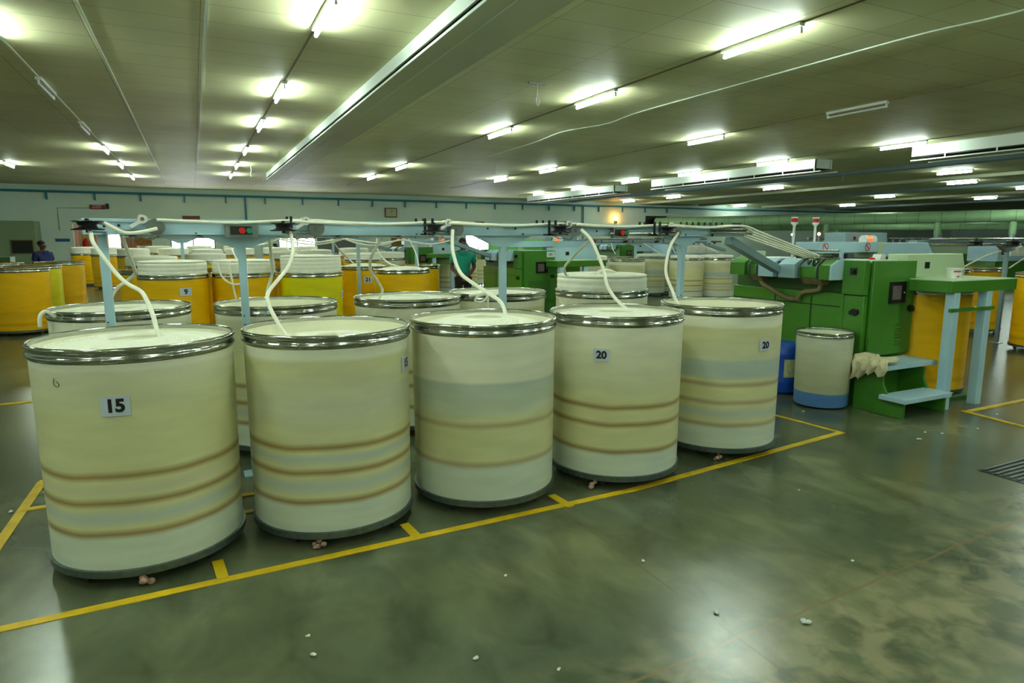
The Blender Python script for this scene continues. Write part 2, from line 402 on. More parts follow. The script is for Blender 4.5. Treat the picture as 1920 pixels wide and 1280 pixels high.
def can(x, y, material, label, group=None, rot=0, detail=True, scl=1.0):
    t = thing('sliver_can', label, 'can', (x, y, 0), group); t.rotation_euler.z = rot
    link_mesh('can_body', shared('b'+material.name, lambda: mesh_of(MB().lathe(prof_body(), seg=72), material)), t)
    link_mesh('rim', shared('rim', lambda: mesh_of(MB().lathe(rim_prof(), seg=72, closed=True), M['chrome'], 60)), t)
    link_mesh('base_ring', shared('ring', lambda: mesh_of(MB().lathe([(.465,.062),(.478,.062),(.480,.098),(.466,.100)], seg=72, closed=True), M['galv'])), t)
    if detail:
        def caster():
            m = MB(); m.cyl((-.012,0,.024),(.012,0,.024), .024, 14); m.box(-.02,-.014,-.015,.015,.02,.07); m.box(.014,.02,-.015,.015,.02,.07); m.box(-.03,.03,-.03,.03,.062,.07)
            return mesh_of(m, M['rubber'])
        for k in range(4):
            a = PI/4+k*PI/2
            o = link_mesh('caster', shared('caster', caster), t); o.location = (.40*cos(a), .40*sin(a), 0); o.rotation_euler.z = a
    return t
WM = [
 canmat('cream_wall_a', bands([.28, .44, .575], extra=[(.86, CREAM), (1.08, (222, 220, 184)), (1.10, CR2), (.36, GREY), (.50, (216, 210, 170))])),
 canmat('cream_wall_b', bands([.27, .44, .58], extra=[(1.05, CREAM), (1.075, CR2), (.36, GREY), (.52, GREY), (.80, (214, 212, 178))])),
 canmat('cream_wall_c', bands([.33, .575], br=(186, 168, 122), extra=[(.40, CREAM), (.50, CREAM), (.66, (210, 216, 186)), (.83, (196, 206, 186)), (.85, CR2), (1.1, CR2)])),
 canmat('cream_wall_d', bands([.27, .46, .58], extra=[(.36, CREAM), (.52, CREAM), (.8, (222, 220, 180)), (1.1, CR2)])),
 canmat('cream_wall_e', bands([.28, .46, .60], br=(178, 160, 118), extra=[(.37, GREY), (.53, CREAM), (.66, (186, 198, 186)), (.78, (186, 198, 186)), (.80, (214, 212, 174)), (1.03, CREAM), (1.05, CR2)])),
]
YO = canmat('yellow_orange_wall', [(.0,(238,182,2)),(.13,(238,182,2)),(.16,(214,158,2)),(.2,(238,180,2)),(.33,(226,170,2)),(.36,(238,180,2)),(.8,(240,184,2)),(.96,(242,188,4))])
YL = canmat('lime_yellow_wall', [(.0,(216,204,4)),(.2,(212,200,4)),(.23,(196,184,4)),(.27,(214,202,4)),(.8,(216,206,4)),(.96,(220,208,8))])
G1 = 'cream cans in the front row under the near beam'; G2 = 'cream cans in the rear row under the near beam'
front = [
 (-.31, 3.95, 0, 'large cream can with a 15 plate on its face, leftmost of the front row'),
 (.69, 3.93, 1, 'cream can with a 15 plate at its right edge, second of the front row'),
 (1.70, 3.92, 2, 'cream can without a plate, small pen marks, third of the front row'),
 (2.74, 3.88, 3, 'cream can with a 20 plate on its face, fourth of the front row'),
 (3.86, 4.00, 4, 'cream can with a 20 plate at its right edge, last of the front row')]
FC = [can(x, y, WM[k], lb, G1, rot=k*.7) for x, y, k, lb in front]
rear = [
 (-.53, 5.77, 4, 'cream can with cotton hanging over its left rim, behind the first front can'),
 (.59, 5.65, 0, 'cream can behind the second front can, beam post before it'),
 (1.73, 5.72, 3, 'cream can with a ribbed cotton dome, behind the third front can'),
 (2.71, 5.89, 1, 'cream can with a knotted strand over its front, behind a beam post'),
 (3.80, 5.66, 2, 'cream can with cotton piled high over its rim, rear row')]
RC = [can(x, y, WM[k], lb, G2, rot=k*.7+.4) for x, y, k, lb in rear]
def phi_for(c, px_, py_): return math.atan2(py_-c.location.y, px_-c.location.x)
for c, txt, px_, py_, z in ((FC[0], '15', -.385, 3.47, .925), (FC[1], '15', 1.08, 3.66, .98), (FC[3], '20', 2.27, 3.80-.37, .94), (FC[4], '20', 3.87, 3.52, .905)):
    plate_on_phi = phi_for(c, px_, py_); c.rotation_euler.z = 0
    plate_on(c, txt, plate_on_phi, z, size=.085 if c is FC[0] else .07, wdt=.125 if c is FC[0] else .11, hgt=.095 if c is FC[0] else .085)

# coiled cotton ----------------------------------------------------
def coil_mesh(top, dome, n=46, r1=.298, off=.155, rt=.0115, side=None, hole=.132, tilt=0.0, rim_r=.455):
    """rosette of overlapping sliver loops on a bed; origin at the can's foot; side = height of the free pile above the rim"""
    m = MB()
    zt = lambda r: top + dome*(1-(r/.46)**2)
    prof = [(.0, top-.035), (.03, top-.03), (.04, top-.036), (.065, top-.026), (.075, top-.032), (.1, top-.018), (.11, top-.024), (hole, top-.012), (hole+.005, zt(.14)-.01), (.2, zt(.2)-.004), (.33, zt(.33)-.006), (rim_r-.035, zt(.42)-.008), (rim_r-.006, top-.014), (rim_r, top-.03)]
    zb = side if side is not None else top-.16
    k = int((top-.03-zb)/.012)
    for i in range(1, k+1):
        prof.append((rim_r+(.0012 if i % 2 else -.0008)+.0022*sin(i*1.3), top-.03-i*.012))
    prof += [(rim_r-.01, zb), (0, zb)]
    m.lathe(prof, seg=64)
    if n:
        for j in range(n):
            a = 2*PI*j/n; cx, cy = off*cos(a), off*sin(a); pts = []
            for q in range(29):
                b_ = 2*PI*q/28+a
                x, y = cx+r1*cos(b_), cy+r1*sin(b_); r = math.hypot(x, y)
                pts.append((x, y, zt(min(r, .46))+rt*.35*sin(b_-a)+.002))
            m.tube(pts, rt, 6, caps=False, smooth=False)
    return mesh_of(m, M['cotton'], 70)
def coil(c, key, args, label, strands=(), group=None, name='cotton_coil'):
    t = thing(name, label, 'cotton sliver', c.location.copy(), group)
    o = link_mesh('coil', shared(key, lambda: coil_mesh(**args)), t); o.rotation_euler.z = random.uniform(0, 6)
    t.location.z = .0
    for pts, r in strands:
        MB().tube(pts, r, 8, sub=6).build('strand', M['cotton'], t)
    return t
NX = [-.28, .72, 1.78, 2.86, 3.95]
def along(x0, lane, z=1.835, ystart=4.75):
    """the strand's run along the beam to the machine, sagging a little between the guides"""
    pts = []; x = x0; sx = [q for q in NX if q > x0+.1]+[4.85]
    y = 4.80+lane*.022
    pts.append((x0, ystart, z-.01)); last = x0
    for q in sx:
        pts.append(((last+q)/2, y, z-.022)); pts.append((q, y, z)); last = q
    ye = 4.78+lane*.05; dz = -.012*lane
    pts += [(5.02, ye, 1.795+dz), (5.08, ye, 1.775+dz), (5.9, ye-.02, 1.54+dz*.3), (5.98, ye-.02, 1.52)]
    return pts
RS = .0118
S1 = [(-.56,4.6,1.79),(-.54,4.56,1.74),(-.52,4.5,1.67),(-.42,4.42,1.51),(-.36,4.34,1.45),(-.29,4.25,1.41),(-.26,4.16,1.37),(-.23,4.08,1.29),(-.2,3.99,1.18),(-.12,3.9,1.10),(0,3.84,1.085)]
S1p = [(-.56,4.66,1.80),(-.48,4.62,1.80),(-.38,4.6,1.745),(-.3,4.66,1.745),(-.2,4.7,1.77)]
S2 = [(.59,4.6,1.77),(.585,4.5,1.63),(.54,4.4,1.53),(.46,4.3,1.45),(.39,4.2,1.38),(.38,4.1,1.32),(.41,4.0,1.23),(.47,3.9,1.12),(.56,3.85,1.06)]
S3 = [(1.75,4.6,1.77),(1.71,4.5,1.62),(1.72,4.39,1.47),(1.77,4.29,1.4),(1.85,4.19,1.33),(1.91,4.08,1.26),(1.9,3.98,1.15),(1.86,3.9,1.13)]
S4 = [(2.88,4.6,1.78),(2.91,4.49,1.69),(2.95,4.38,1.48),(2.92,4.28,1.36),(2.91,4.17,1.27),(2.94,4.06,1.19),(2.99,3.95,1.12),(3.06,3.86,1.105)]
S5 = [(3.89,4.6,1.76),(3.73,4.5,1.65),(3.61,4.4,1.52),(3.53,4.3,1.41),(3.52,4.2,1.28),(3.5,4.12,1.2),(3.52,4.04,1.12),(3.6,4.0,1.07)]
S1b = [(-.42,4.95,1.73),(-.4,5.04,1.63),(-.38,5.14,1.52),(-.38,5.23,1.47),(-.43,5.32,1.42),(-.51,5.41,1.36),(-.56,5.51,1.29),(-.57,5.6,1.19),(-.5,5.66,1.11)]
S2b = [(.49,4.95,1.72),(.51,5.11,1.58),(.53,5.28,1.45),(.5,5.44,1.3),(.51,5.6,1.16),(.56,5.65,1.10)]
S3b = [(1.3,4.95,1.71),(1.25,5.08,1.57),(1.27,5.21,1.46),(1.35,5.34,1.37),(1.43,5.47,1.27),(1.42,5.55,1.18),(1.46,5.62,1.12)]
S4b = [(3.2,4.95,1.71),(3.12,5.11,1.55),(3.13,5.28,1.45),(3.23,5.44,1.38),(3.36,5.6,1.345),(3.5,5.66,1.34)]
S4c = [(2.37,4.95,1.70),(2.39,5.1,1.55),(2.5,5.32,1.36),(2.65,5.6,1.2),(2.75,5.75,1.11)]
for i, (x_, y_) in enumerate(((-.2, 4.75), (.62, 4.7), (1.76, 4.7), (2.9, 4.7), (3.9, 4.7))):
    tag(MB().tube(along(x_, i, ystart=y_), .0098, 8, sub=6).build('cotton_strand', M['cotton']), 'cotton strand lying along the near beam to the green machine, starting at the %s roller' % ('leftmost', 'second', 'third', 'fourth', 'last')[i], 'strand', 'strands lying along the near beam')
flat = dict(top=1.14, dome=.042); mid = dict(top=1.075, dome=.055); dome = dict(top=1.11, dome=.085); low = dict(top=1.085, dome=.03)
GC = 'cotton coils in the front row cans'; GR = 'cotton coils in the rear row cans'
coil(FC[0], 'flat', flat, 'flat cotton coil with a round hollow, in the leftmost front can', [(S1, RS), (S1p, RS)], GC)
coil(FC[1], 'mid', mid, 'low cotton coil sunk below the rim of the second front can', [(S2, RS)], GC)
coil(FC[2], 'dome', dome, 'domed cotton coil with a ridged shoulder in the unmarked third can', [(S3, RS*1.15)], GC)
coil(FC[3], 'flat', flat, 'cotton coil with a round hollow in the fourth front can', [(S4, RS*1.15)], GC)
coil(FC[4], 'low', low, 'low cotton coil in the last front can by the machine', [(S5, RS*1.1)], GC)
coil(RC[0], 'flat', flat, 'cotton coil in the rear can at the left, tail over the rim', [(S1b, RS), ([(-.8,5.6,1.09),(-.9,5.5,1.15),(-.95,5.47,1.2),(-.975,5.46,1.2),(-.995,5.45,1.17),(-1.0,5.45,1.1)], .013)], GR)
coil(RC[1], 'low', low, 'low cotton coil in the rear can behind the second front can', [(S2b, RS)], GR)
coil(RC[2], 'dome', dome, 'high ridged cotton dome in the rear can behind the unmarked can', [(S3b, RS)], GR)
kn = [(2.25,5.5,1.19),(2.3,5.42,1.205),(2.36,5.4,1.215),(2.42,5.42,1.205),(2.46,5.5,1.19)]
kt = [(2.37,5.41,1.215),(2.385,5.395,1.17),(2.38,5.39,1.1),(2.385,5.39,1.02)]
kl = [(2.36,5.40,1.21),(2.28,5.39,1.19),(2.26,5.39,1.15),(2.32,5.385,1.14),(2.38,5.39,1.18)]
coil(RC[3], 'flat', flat, 'cotton coil with a knotted strand, in the rear can behind a post', [(S4c, RS), (kn, .014), (kt, .013), (kl, .012)], GR)
coil(RC[4], 'pile', dict(top=1.335, dome=.012, side=1.15, rim_r=.462), 'tall cotton pile standing above the rim of the last rear can', [(S4b, RS), ([(3.62,5.5,1.35),(3.72,5.55,1.385),(3.86,5.6,1.38),(3.95,5.62,1.35)], .02)], GR)
for c, pts in ((FC[2], [(1.94,3.505,1.035),(1.955,3.51,1.05),(1.97,3.517,1.035),(1.95,3.508,1.01),(1.97,3.517,1.0),(1.985,3.525,1.045)]), (FC[2], [(1.86,3.473,.74),(1.87,3.477,.735),(1.885,3.482,.742),(1.9,3.488,.735)]), (FC[0], [(-.63,3.595,1.06),(-.632,3.596,1.03),(-.62,3.588,1.02),(-.61,3.58,1.03),(-.62,3.588,1.045)])):
    MB().tube(pts, .0015, 5).build('pen_mark', M['ink'], c)

# yellow cans and their piles --------------------------------------
GY = 'yellow cans behind the near cans'
yc = [ # x, y, mat, pile top (None = empty), radius, plate, label words
 (-.30, 10.96, YO, 1.375, '9', 'orange-yellow can with a 9 plate, behind the first beam post'),
 (.69, 11.02, YO, 1.375, None, 'orange-yellow can with a looped strand down its front, behind the second post'),
 (1.66, 10.70, YL, 1.44, None, 'lime-yellow can under the tallest white pile, second yellow row'),
 (3.24, 11.03, YO, 1.235, None, 'orange-yellow can with a shallow cotton dome, left of the teal-shirted man'),
 (-.69, 12.68, YO, None, None, 'open orange-yellow can half hidden by the 9 can'),
 (.55, 12.75, YO, None, None, 'open orange-yellow can glimpsed between the 9 can and the looped-strand can'),
 (1.80, 12.75, YO, None, None, 'open orange-yellow can hidden behind the lime-yellow can'),
 (3.00, 12.75, YO, 1.235, '21', 'orange-yellow can with a 21 plate, right of the lime-yellow can'),
 (4.03, 12.72, YO, None, None, 'open orange-yellow can peeping out right of the shallow cotton dome'),
 (-.77, 14.81, YO, 1.38, None, 'orange-yellow can with a broad square-edged pile, behind the 9 can'),
 (.25, 17.68, YL, 1.37, None, 'lime-yellow can with a broad pile, behind the looped-strand can'),
 (1.35, 17.9, YL, None, None, 'open lime-yellow can with a bright rim, third yellow row'),
 (2.34, 19.0, YO, 1.37, None, 'orange-yellow can with a pile, far behind the lime-yellow can'),
 (3.40, 20.8, YO, 1.40, None, 'orange-yellow can with a pile, before the grey window wall'),
 (3.95, 17.0, YO, 1.36, None, 'orange-yellow can with a wide pile behind the 21 can'),
 (4.95, 18.2, WM[0], 1.36, None, 'cream can with a pile beside the far green machine'),
 (4.60, 21.0, YO, 1.44, None, 'orange-yellow can with a pile behind the cream can'),
 (-2.76, 26.8, YO, 1.43, None, 'orange-yellow can with a pile, before the pink doorway'),
 (-3.62, 28.8, YO, 1.43, None, 'orange-yellow can with a pile, nearest the doorway post'),
 (-1.75, 24.2, YO, 1.42, None, 'orange-yellow can with a pile, right of the doorway cans'),
 (-.62, 25.0, YO, 1.42, None, 'orange-yellow can with a pile, under the wall poster'),
 (.38, 23.4, YO, 1.40, None, 'orange-yellow can with a pile, before the wide bright window'),
 (1.42, 24.3, YO, 1.41, None, 'orange-yellow can with a pile, right of the wide bright window'),
 (-1.25, 29.2, YO, 1.45, None, 'orange-yellow can with a pile, farthest left before the wide window'),
 (.2, 29.4, YO, 1.45, None, 'orange-yellow can with a pile, farthest one below the wide window'),
 (1.55, 29.0, YO, 1.45, None, 'orange-yellow can with a pile, farthest right of the wide window'),
 (2.75, 25.6, YO, 1.42, None, 'orange-yellow can with a pile, before the second window'),
 (4.0, 27.0, YO, 1.44, None, 'orange-yellow can with a pile, right of the second window'),
 (-2.91, 14.52, YO, None, None, 'open orange-yellow can at the left edge, nearest of its line'),
 (-2.94, 16.0, YL, None, None, 'open lime-yellow can at the left, between two orange-yellow ones'),
 (-2.81, 18.11, YO, None, None, 'open orange-yellow can at the left, in front of the blue-shirted man'),
 (-3.98, 16.3, YO, None, None, 'open orange-yellow can at the left edge, behind the nearest one'),
 (-3.9, 17.8, YO, None, None, 'open orange-yellow can at the left, beside the blue-shirted man can'),
 (-5.75, 22.6, YO, None, None, 'lone orange-yellow can at the left edge by the dark box'),
 (7.32, 4.50, YO, None, None, 'orange-yellow can under the green delivery table beside the steps'),
 (11.77, 5.25, YO, None, None, 'orange-yellow can at the right edge, nearest of the right group'),
 (9.85, 7.1, YO, None, None, 'orange-yellow can behind the delivery table, leftmost of the rear line'),
 (10.9, 7.05, YO, None, None, 'orange-yellow can in the right group, behind the grey post'),
 (11.95, 7.1, YO, None, None, 'orange-yellow can in the right group, rear line, right of the post'),
 (13.4, 8.9, YO, None, None, 'orange-yellow can in the right group, farthest line, half hidden'),
 (13.0, 7.05, YO, None, None, 'orange-yellow can in the right group, last at the edge'),
]
GW = 'cream cans in the far middle group'
wc = [
 (13.6, 14.36, WM[4], 1.27, 'far cream can with a low pile, left of the green machine hoods'),
 (12.5, 14.36, WM[0], 1.27, 'far cream can with a low pile, behind the last beam post'),
 (14.8, 16.2, WM[1], None, 'far cream can hidden behind the machine end'),
 (13.7, 16.2, WM[1], None, 'far open cream can between the two piled ones'),
 (12.65, 16.2, WM[4], 1.27, 'far cream can with a pile, second line behind the grey post'),
 (11.55, 16.1, WM[2], None, 'far open cream can right of the thin grey post'),
 (10.4, 14.3, WM[4], None, 'far open cream can left of the thin grey post'),
 (9.2, 14.3, WM[3], 1.30, 'far cream can at the end of the far delivery table'),
 (9.9, 16.1, WM[3], 1.34, 'far cream can with a pile above the far delivery table end'),
 (8.0, 14.3, WM[1], None, 'far cream can under the far delivery table'),
 (7.05, 18.68, WM[0], None, 'far cream can left of the teal-shirted man'),
 (8.2, 20.6, WM[3], None, 'far cream can just right of the teal-shirted man'),
 (9.3, 22.5, WM[0], None, 'far cream can right of the teal-shirted man, second'),
 (11.8, 28.7, WM[1], None, 'farthest cream can between the man and the green machine'),
]
def simple_pile(c, top, label, group, strands=()):
    key = 'pile%.3f' % top
    near = c.location.y < 12
    label = ' '.join(label.split()[:16]).rstrip(',')
    t = thing('cotton_pile', label, 'cotton sliver', c.location.copy(), group)
    if top < 1.26: o = link_mesh('coil', shared(key+'d', lambda: coil_mesh(top=1.165, dome=.07, n=34, side=1.1, rim_r=.458)), t)
    else: o = link_mesh('coil', shared(key+str(near), lambda: coil_mesh(top=top, dome=.02, n=30 if near else 0, side=1.14, rim_r=.462, rt=.009)), t)
    for pts, r in strands: MB().tube(pts, r, 6).build('strand', M['cotton'], t)
    return t
YST = {0: [], 1: [([(.3,10.58,1.37),(.33,10.54,1.2),(.42,10.5,1.08),(.55,10.48,1.04),(.66,10.5,1.12),(.7,10.53,1.3),(.68,10.6,1.39)], .014), ([(.46,10.56,1.38),(.47,10.5,1.2),(.5,10.49,.95),(.56,10.49,.6)], .014), ([(.5,11.75,1.72),(.55,11.5,1.55),(.6,11.2,1.4)], .014)],
       3: [([(3.0,11.75,1.72),(2.95,11.5,1.5),(3.05,11.2,1.3),(3.2,11.05,1.24)], .014), ([(3.6,11.75,1.72),(3.62,11.4,1.45),(3.6,11.2,1.24)], .012)],
       7: [([(2.2,11.8,1.72),(2.4,12.1,1.5),(2.75,12.6,1.25)], .014), ([(2.75,12.3,1.22),(2.76,12.24,1.1),(2.78,12.24,.8)], .014)],
       2: [([(1.45,11.75,1.72),(1.4,11.4,1.56),(1.5,11.0,1.46)], .014)]}
YC = []
for i, (x, y, mt, top, pl, lb) in enumerate(yc):
    c = can(x, y, mt, lb, GY); YC.append(c)
    if pl: plate_on(c, pl, {'9': -PI/2+.33, '21': -PI/2-.12}[pl], .95, wdt=.16, hgt=.115, size=.1)
    if i == 2: plate_on(c, '2', -.35, .84, wdt=.15, hgt=.12, size=.09)
    if top: simple_pile(c, top, ('cotton pile on the '+lb.replace('orange-yellow can', 'orange can').replace('lime-yellow can', 'lime can').replace(' with a broad square-edged pile', '').replace(' with a looped strand down its front', ' with a looped strand').replace(' with a shallow cotton dome', '').replace(' with a wide pile', '').replace(' with a pile', '').replace(' with a broad pile', '').replace('farthest left before the wide window', 'farthest left before the wide window')), 'cotton piles on the yellow cans', YST.get(i, ()))
for (x, y, mt, top, lb) in wc:
    c = can(x, y, mt, lb, GW)
    if top: simple_pile(c, top, 'cotton pile on the '+lb, 'cotton piles on the far cream cans')

# small white drum, blue barrel, bucket, cloth ----------------------
t = thing('plastic_drum', 'small white drum with a blue foot band, beside the green machine steps', 'drum', (5.78, 4.50, 0))
dm = canmat('drum_wall', [(0,(92,140,205)),(.125,(92,140,205)),(.13,(196,196,160)),(.3,(200,200,166)),(.62,(206,212,190)),(1,(206,212,190))])
MB().lathe([(0,.02),(.25,.02),(.258,.03),(.27,.755),(.262,.755),(.25,.04),(0,.04)], 5.78, 4.5, 56).build('drum_body', dm, t)
MB().lathe([(.266,.775),(.274,.78),(.28,.772),(.278,.76),(.272,.752),(.277,.742),(.276,.73),(.268,.728),(.264,.77)], 5.78, 4.5, 56, closed=True).build('rim', M['chrome'], t)
MB().lathe([(.0,.715),(.262,.715),(.262,.70),(0,.70)], 5.78, 4.5, 56).build('drum_lid', M['pgreen'], t)
t = thing('plastic_barrel', 'blue plastic barrel with a paper label behind the small white drum', 'barrel', (5.88, 5.12, 0))
MB().lathe([(0,.01),(.17,.01),(.2,.03),(.205,.1),(.215,.12),(.215,.16),(.207,.18),(.207,.42),(.216,.44),(.216,.47),(.205,.49),(.2,.53),(.17,.56),(.16,.55),(0,.55)], 5.88, 5.12, 40).build('barrel_body', M['bluepl'], t)
lb_ = MB(); ang = [-2.25+k*.1 for k in range(8)]
vv = [[lb_.bm.verts.new((5.88+r*cos(a), 5.12+r*sin(a), z)) for a in ang] for z in (.2,.4) for r in (.209,.211)]
for k in range(7):
    for a, b_ in ((1,3),(0,2),(0,1),(2,3)): lb_.bm.faces.new((vv[a][k], vv[a][k+1], vv[b_][k+1], vv[b_][k]))
lb_.build('paper_label', mat('paper', (190, 200, 150), .8, noise=.3, scale=30), t)

# ================================================================= creels (overhead feed beams)
def creel(ox, oy, x0, x1, posts, label, detail=2, z=1.735, group=None, grey=False):
    mm = M['bluegrey'] if grey else M['blue']
    t = thing('feed_beam_creel', label, 'creel', (ox+posts[0], oy+4.93, 0), group)
    yb, yf = oy+5.0, oy+4.86
    m = MB(); m.box(ox+x0, ox+x1, yf, yb, z, z+.095)
    if detail > 1: m.box(ox+x0, ox+x1, yf-.008, yf, z+.075, z+.098); m.box(ox+x0, ox+x1, yf-.012, yf, z-.004, z+.004)
    m.build('beam', mm, t, bevel=.004 if detail > 1 else 0)
    for i, px_ in enumerate(posts):
        g = i > 0 or detail < 2
        top = z-.085 if g else z
        m = MB(); m.box(ox+px_-.026, ox+px_+.026, oy+4.89, oy+4.945, .008, top)
        po = m.build('post', mm, t, bevel=.004 if detail > 1 else 0)
        m = MB(); m.box(ox+px_-.08, ox+px_+.08, oy+4.85, oy+4.99, 0, .01); m.build('foot_plate', mm, po)
        if detail > 1:
            m = MB()
            for k in range(3): m.cyl((ox+px_-.012, oy+4.892, 1.05+k*.06), (ox+px_-.012, oy+4.885, 1.05+k*.06), .005, 8)
            m.build('bolt', M['dark'], po)
        if g: MB().prism([(ox+px_-.26, z-.001), (ox+px_+.26, z-.001), (ox+px_+.06, z-.09), (ox+px_-.06, z-.09)], 'y', oy+4.885, oy+4.955).build('gusset', mm, t)
    for i, px_ in enumerate(NX):
        x = ox+px_
        if x < ox+x0 or x > ox+x1: continue
        if detail > 1:
            m = MB(); m.cyl((x+.07, yf-.10, z+.045), (x+.07, yf-.02, z+.045), .053, 28); m.cyl((x+.07, yf-.115, z+.045), (x+.07, yf-.1, z+.045), .012, 12)
            m.build('drive_roller', M['steel'], t)
            m = MB(); m.cyl((x, yf-.09, z+.095), (x, yf+.06, z+.095), .026, 22)
            r_ = m.build('top_roller', M['chrome'], t)
            m = MB(); m.cyl((x, yf-.10, z+.095), (x, yf-.09, z+.095), .029, 22); m.bar((x, yf-.095, z+.088), (x-.07, yf-.095, z+.045), .01, .022)
            m.build('roller_arm', M['white'], r_); MB().cyl((x, yf-.104, z+.095), (x, yf-.1, z+.095), .012, 14).build('bearing_cap', M['tan'], r_)
            px2 = x-.28 if i == 0 else x-.17
            m = MB(); m.lathe([(.0,z+.078),(.085,z+.078),(.088,z+.072),(.055,z+.065),(.048,z+.05),(.055,z+.035),(.088,z+.028),(.085,z+.022),(.0,z+.022)], px2, oy+4.62, 30)
            m.cyl((px2, oy+4.62, z+.01), (px2, oy+4.62, z+.09), .012, 10)
            pl_ = m.build('guide_pulley', M['dark'], t)
            m = MB(); m.bar((px2, oy+4.62, z+.012), (px2+.06, yf, z+.012), .02, .012); m.build('pulley_arm', M['steel'], pl_)
            m = MB(); m.tube([(x-.1, yf-.02, z-.005), (x-.06, yf-.05, z-.03), (x-.02, yf-.03, z-.02), (x+.04, yf-.05, z-.035), (x+.08, yf-.02, z-.005)], .004, 6)
            m.cyl((x-.16, yf-.03, z+.02), (x+.05, yf-.03, z+.02), .008, 8)
            m.build('sensor_wire', M['steel'], t)
            if i > 0:
                for dx in ((-.1,) if i == 1 else (-.13, -.19)):
                    m = MB(); m.box(x+dx-.008, x+dx+.008, yf-.10, yf-.085, z+.0, z+.125); m.box(x+dx-.008, x+dx+.008, yf-.1, yf, z+.0, z+.012)
                    m.build('guide_finger', M['dark'], t)
                    m = MB(); m.box(x+dx-.008, x+dx+.008, yb-.02, yb-.005, z+.09, z+.13); m.build('guide_finger', M['dark'], t)
        else:
            m = MB(); m.cyl((x, yf-.08, z+.08), (x, yf, z+.08), .045, 12); m.build('drive_roller', M['steel'], t)
            m = MB(); m.lathe([(.0,z+.07),(.085,z+.07),(.05,z+.05),(.085,z+.02),(0,z+.02)], x-.17, oy+4.66, 14); m.bar((x-.17,oy+4.66,z+.015),(x-.1,yf,z+.015),.02,.012); m.build('guide_pulley', M['dark'], t)
            m = MB(); m.box(x+.2, x+.215, yf-.05, yf-.03, z, z+.13); m.build('guide_finger', M['dark'], t)
    if detail > 1:
        m = MB()
        for x, zz in ((-.5,.05),(-.42,.055),(-.35,.045),(-.33,.085),(1.2,.085),(.2,.085),(2.15,.055),(2.4,.055),(2.47,.01),(3.2,.04),(4.15,.09),(4.4,.09),(4.2,.01),(1.55,.005),(.02,.005)):
            m.cyl((ox+x, yf-.006, z+zz), (ox+x, yf, z+zz), .008, 10)
        m.build('bolt', M['dark'], t)
    if detail < 2:
        for dz, rr in ((.11, .018), (.03, .014)): MB().cyl((ox+x0+.2, yf-.06, z+dz), (ox+x1-.2, yf-.06, z+dz), rr, 10).build('shaft', M['chrome'], t)
    # inclined arm down to the machine
    MB().bar((ox+x1-.08, oy+4.98, z-.045), (ox+5.86, oy+5.25, 1.375), .09, .075).build('inclined_arm', M['bluegrey'], t)
    if detail > 1:
        for xa, xb, dy, dz, rr in ((4.45, 5.0, -.05, .03, .014), (4.5, 4.95, -.02, .065, .018), (3.3, 3.95, -.05, .02, .012)):
            MB().cyl((ox+xa, yf+dy, z+dz), (ox+xb, yf+dy, z+dz), rr, 12).build('shaft', M['chrome'], t)
        for k in range(8): MB().box(ox+4.25+k*.075, ox+4.262+k*.075, yb-.01, yb+.005, z+.09, z+.135).build('guide_finger', M['dark'], t)
        for k in range(4): MB().box(ox+4.9+k*.03, ox+4.912+k*.03, yb-.04, yb-.025, z+.03, z+.13).build('guide_finger', M['dark'], t)
        MB().bar((ox+4.5, yf-.03, z+.0), (ox+4.56, yf-.03, z+.09), .012, .02).build('guide_finger', M['dark'], t)
    for bx in ((.30, 3.42) if detail > 1 else ()):
        dz = 0 if bx < 1 else -.005
        m = MB(); m.box(ox+bx-.105, ox+bx+.105, yf-.06, yf-.001, z-.022+dz, z+.078+dz) if bx < 1 else m.box(ox+bx-.075, ox+bx+.075, yf-.06, yf-.001, z-.022, z+.07)
        b_ = m.build('control_box', M['grey'], t, bevel=.004)
        MB().box(ox+bx-.07, ox+bx+.065, yf-.066, yf-.058, z+.0, z+.055).build('black_panel', M['dark'], b_)
        MB().cyl((ox+bx+.003, yf-.085, z+.026), (ox+bx+.003, yf-.06, z+.026), .021, 20).build('red_button', M['red'], b_)
        MB().cyl((ox+bx+.048, yf-.082, z+.026), (ox+bx+.048, yf-.06, z+.026), .019, 20).build('green_button', M['gbut'], b_)
    return t
creel(0, 0, -.62, 4.95, [-.52, .30, 2.31, 4.21], 'near light blue feed beam on four posts running above the front cream cans')
creel(-.42, 6.95, -.6, 4.9, [.25, 1.05, 3.1, 4.2], 'second light blue feed beam above the yellow cans behind the near one', 1, group='feed beams behind the near one')
creel(-.55, 13.9, -.6, 4.9, [.3, 2.2, 4.1], 'third light blue feed beam behind the second one', 1, group='feed beams behind the near one')
creel(9.2, 10.3, -1.2, 4.9, [2.15, 4.0], 'far light blue feed beam above the far cream cans, ending by the lap rolls', 1, group='feed beams behind the near one', z=1.6)
creel(11.1, 1.12, -1.6, 4.9, [.85, 4.2], 'grey feed beam at the right edge above the yellow cans', 1, group='feed beams behind the near one', z=1.6, grey=True)
# strands slung between the second beam's pulleys
for i, (a, b_, z) in enumerate(((.3, 1.3, 1.60), (1.3, 2.4, 1.62), (1.35, 2.45, 1.66), (2.4, 3.4, 1.60), (2.45, 3.5, 1.64), (3.45, 4.45, 1.62))):
    m = MB().tube([(a, 11.7, 1.715), (a+(b_-a)*.22, 11.6, z+.035), ((a+b_)/2, 11.56, z), (a+(b_-a)*.78, 11.6, z+.035), (b_, 11.7, 1.715)], .013, 6)
    tag(m.build('cotton_strand', M['cotton']), 'white cotton strand slung under the second feed beam, %s' % ('leftmost loop', 'second loop, lower one', 'second loop, upper one', 'fourth loop, before the man', 'fourth loop, upper twin', 'last loop at the right')[i], 'strand', 'strands slung under the second beam')

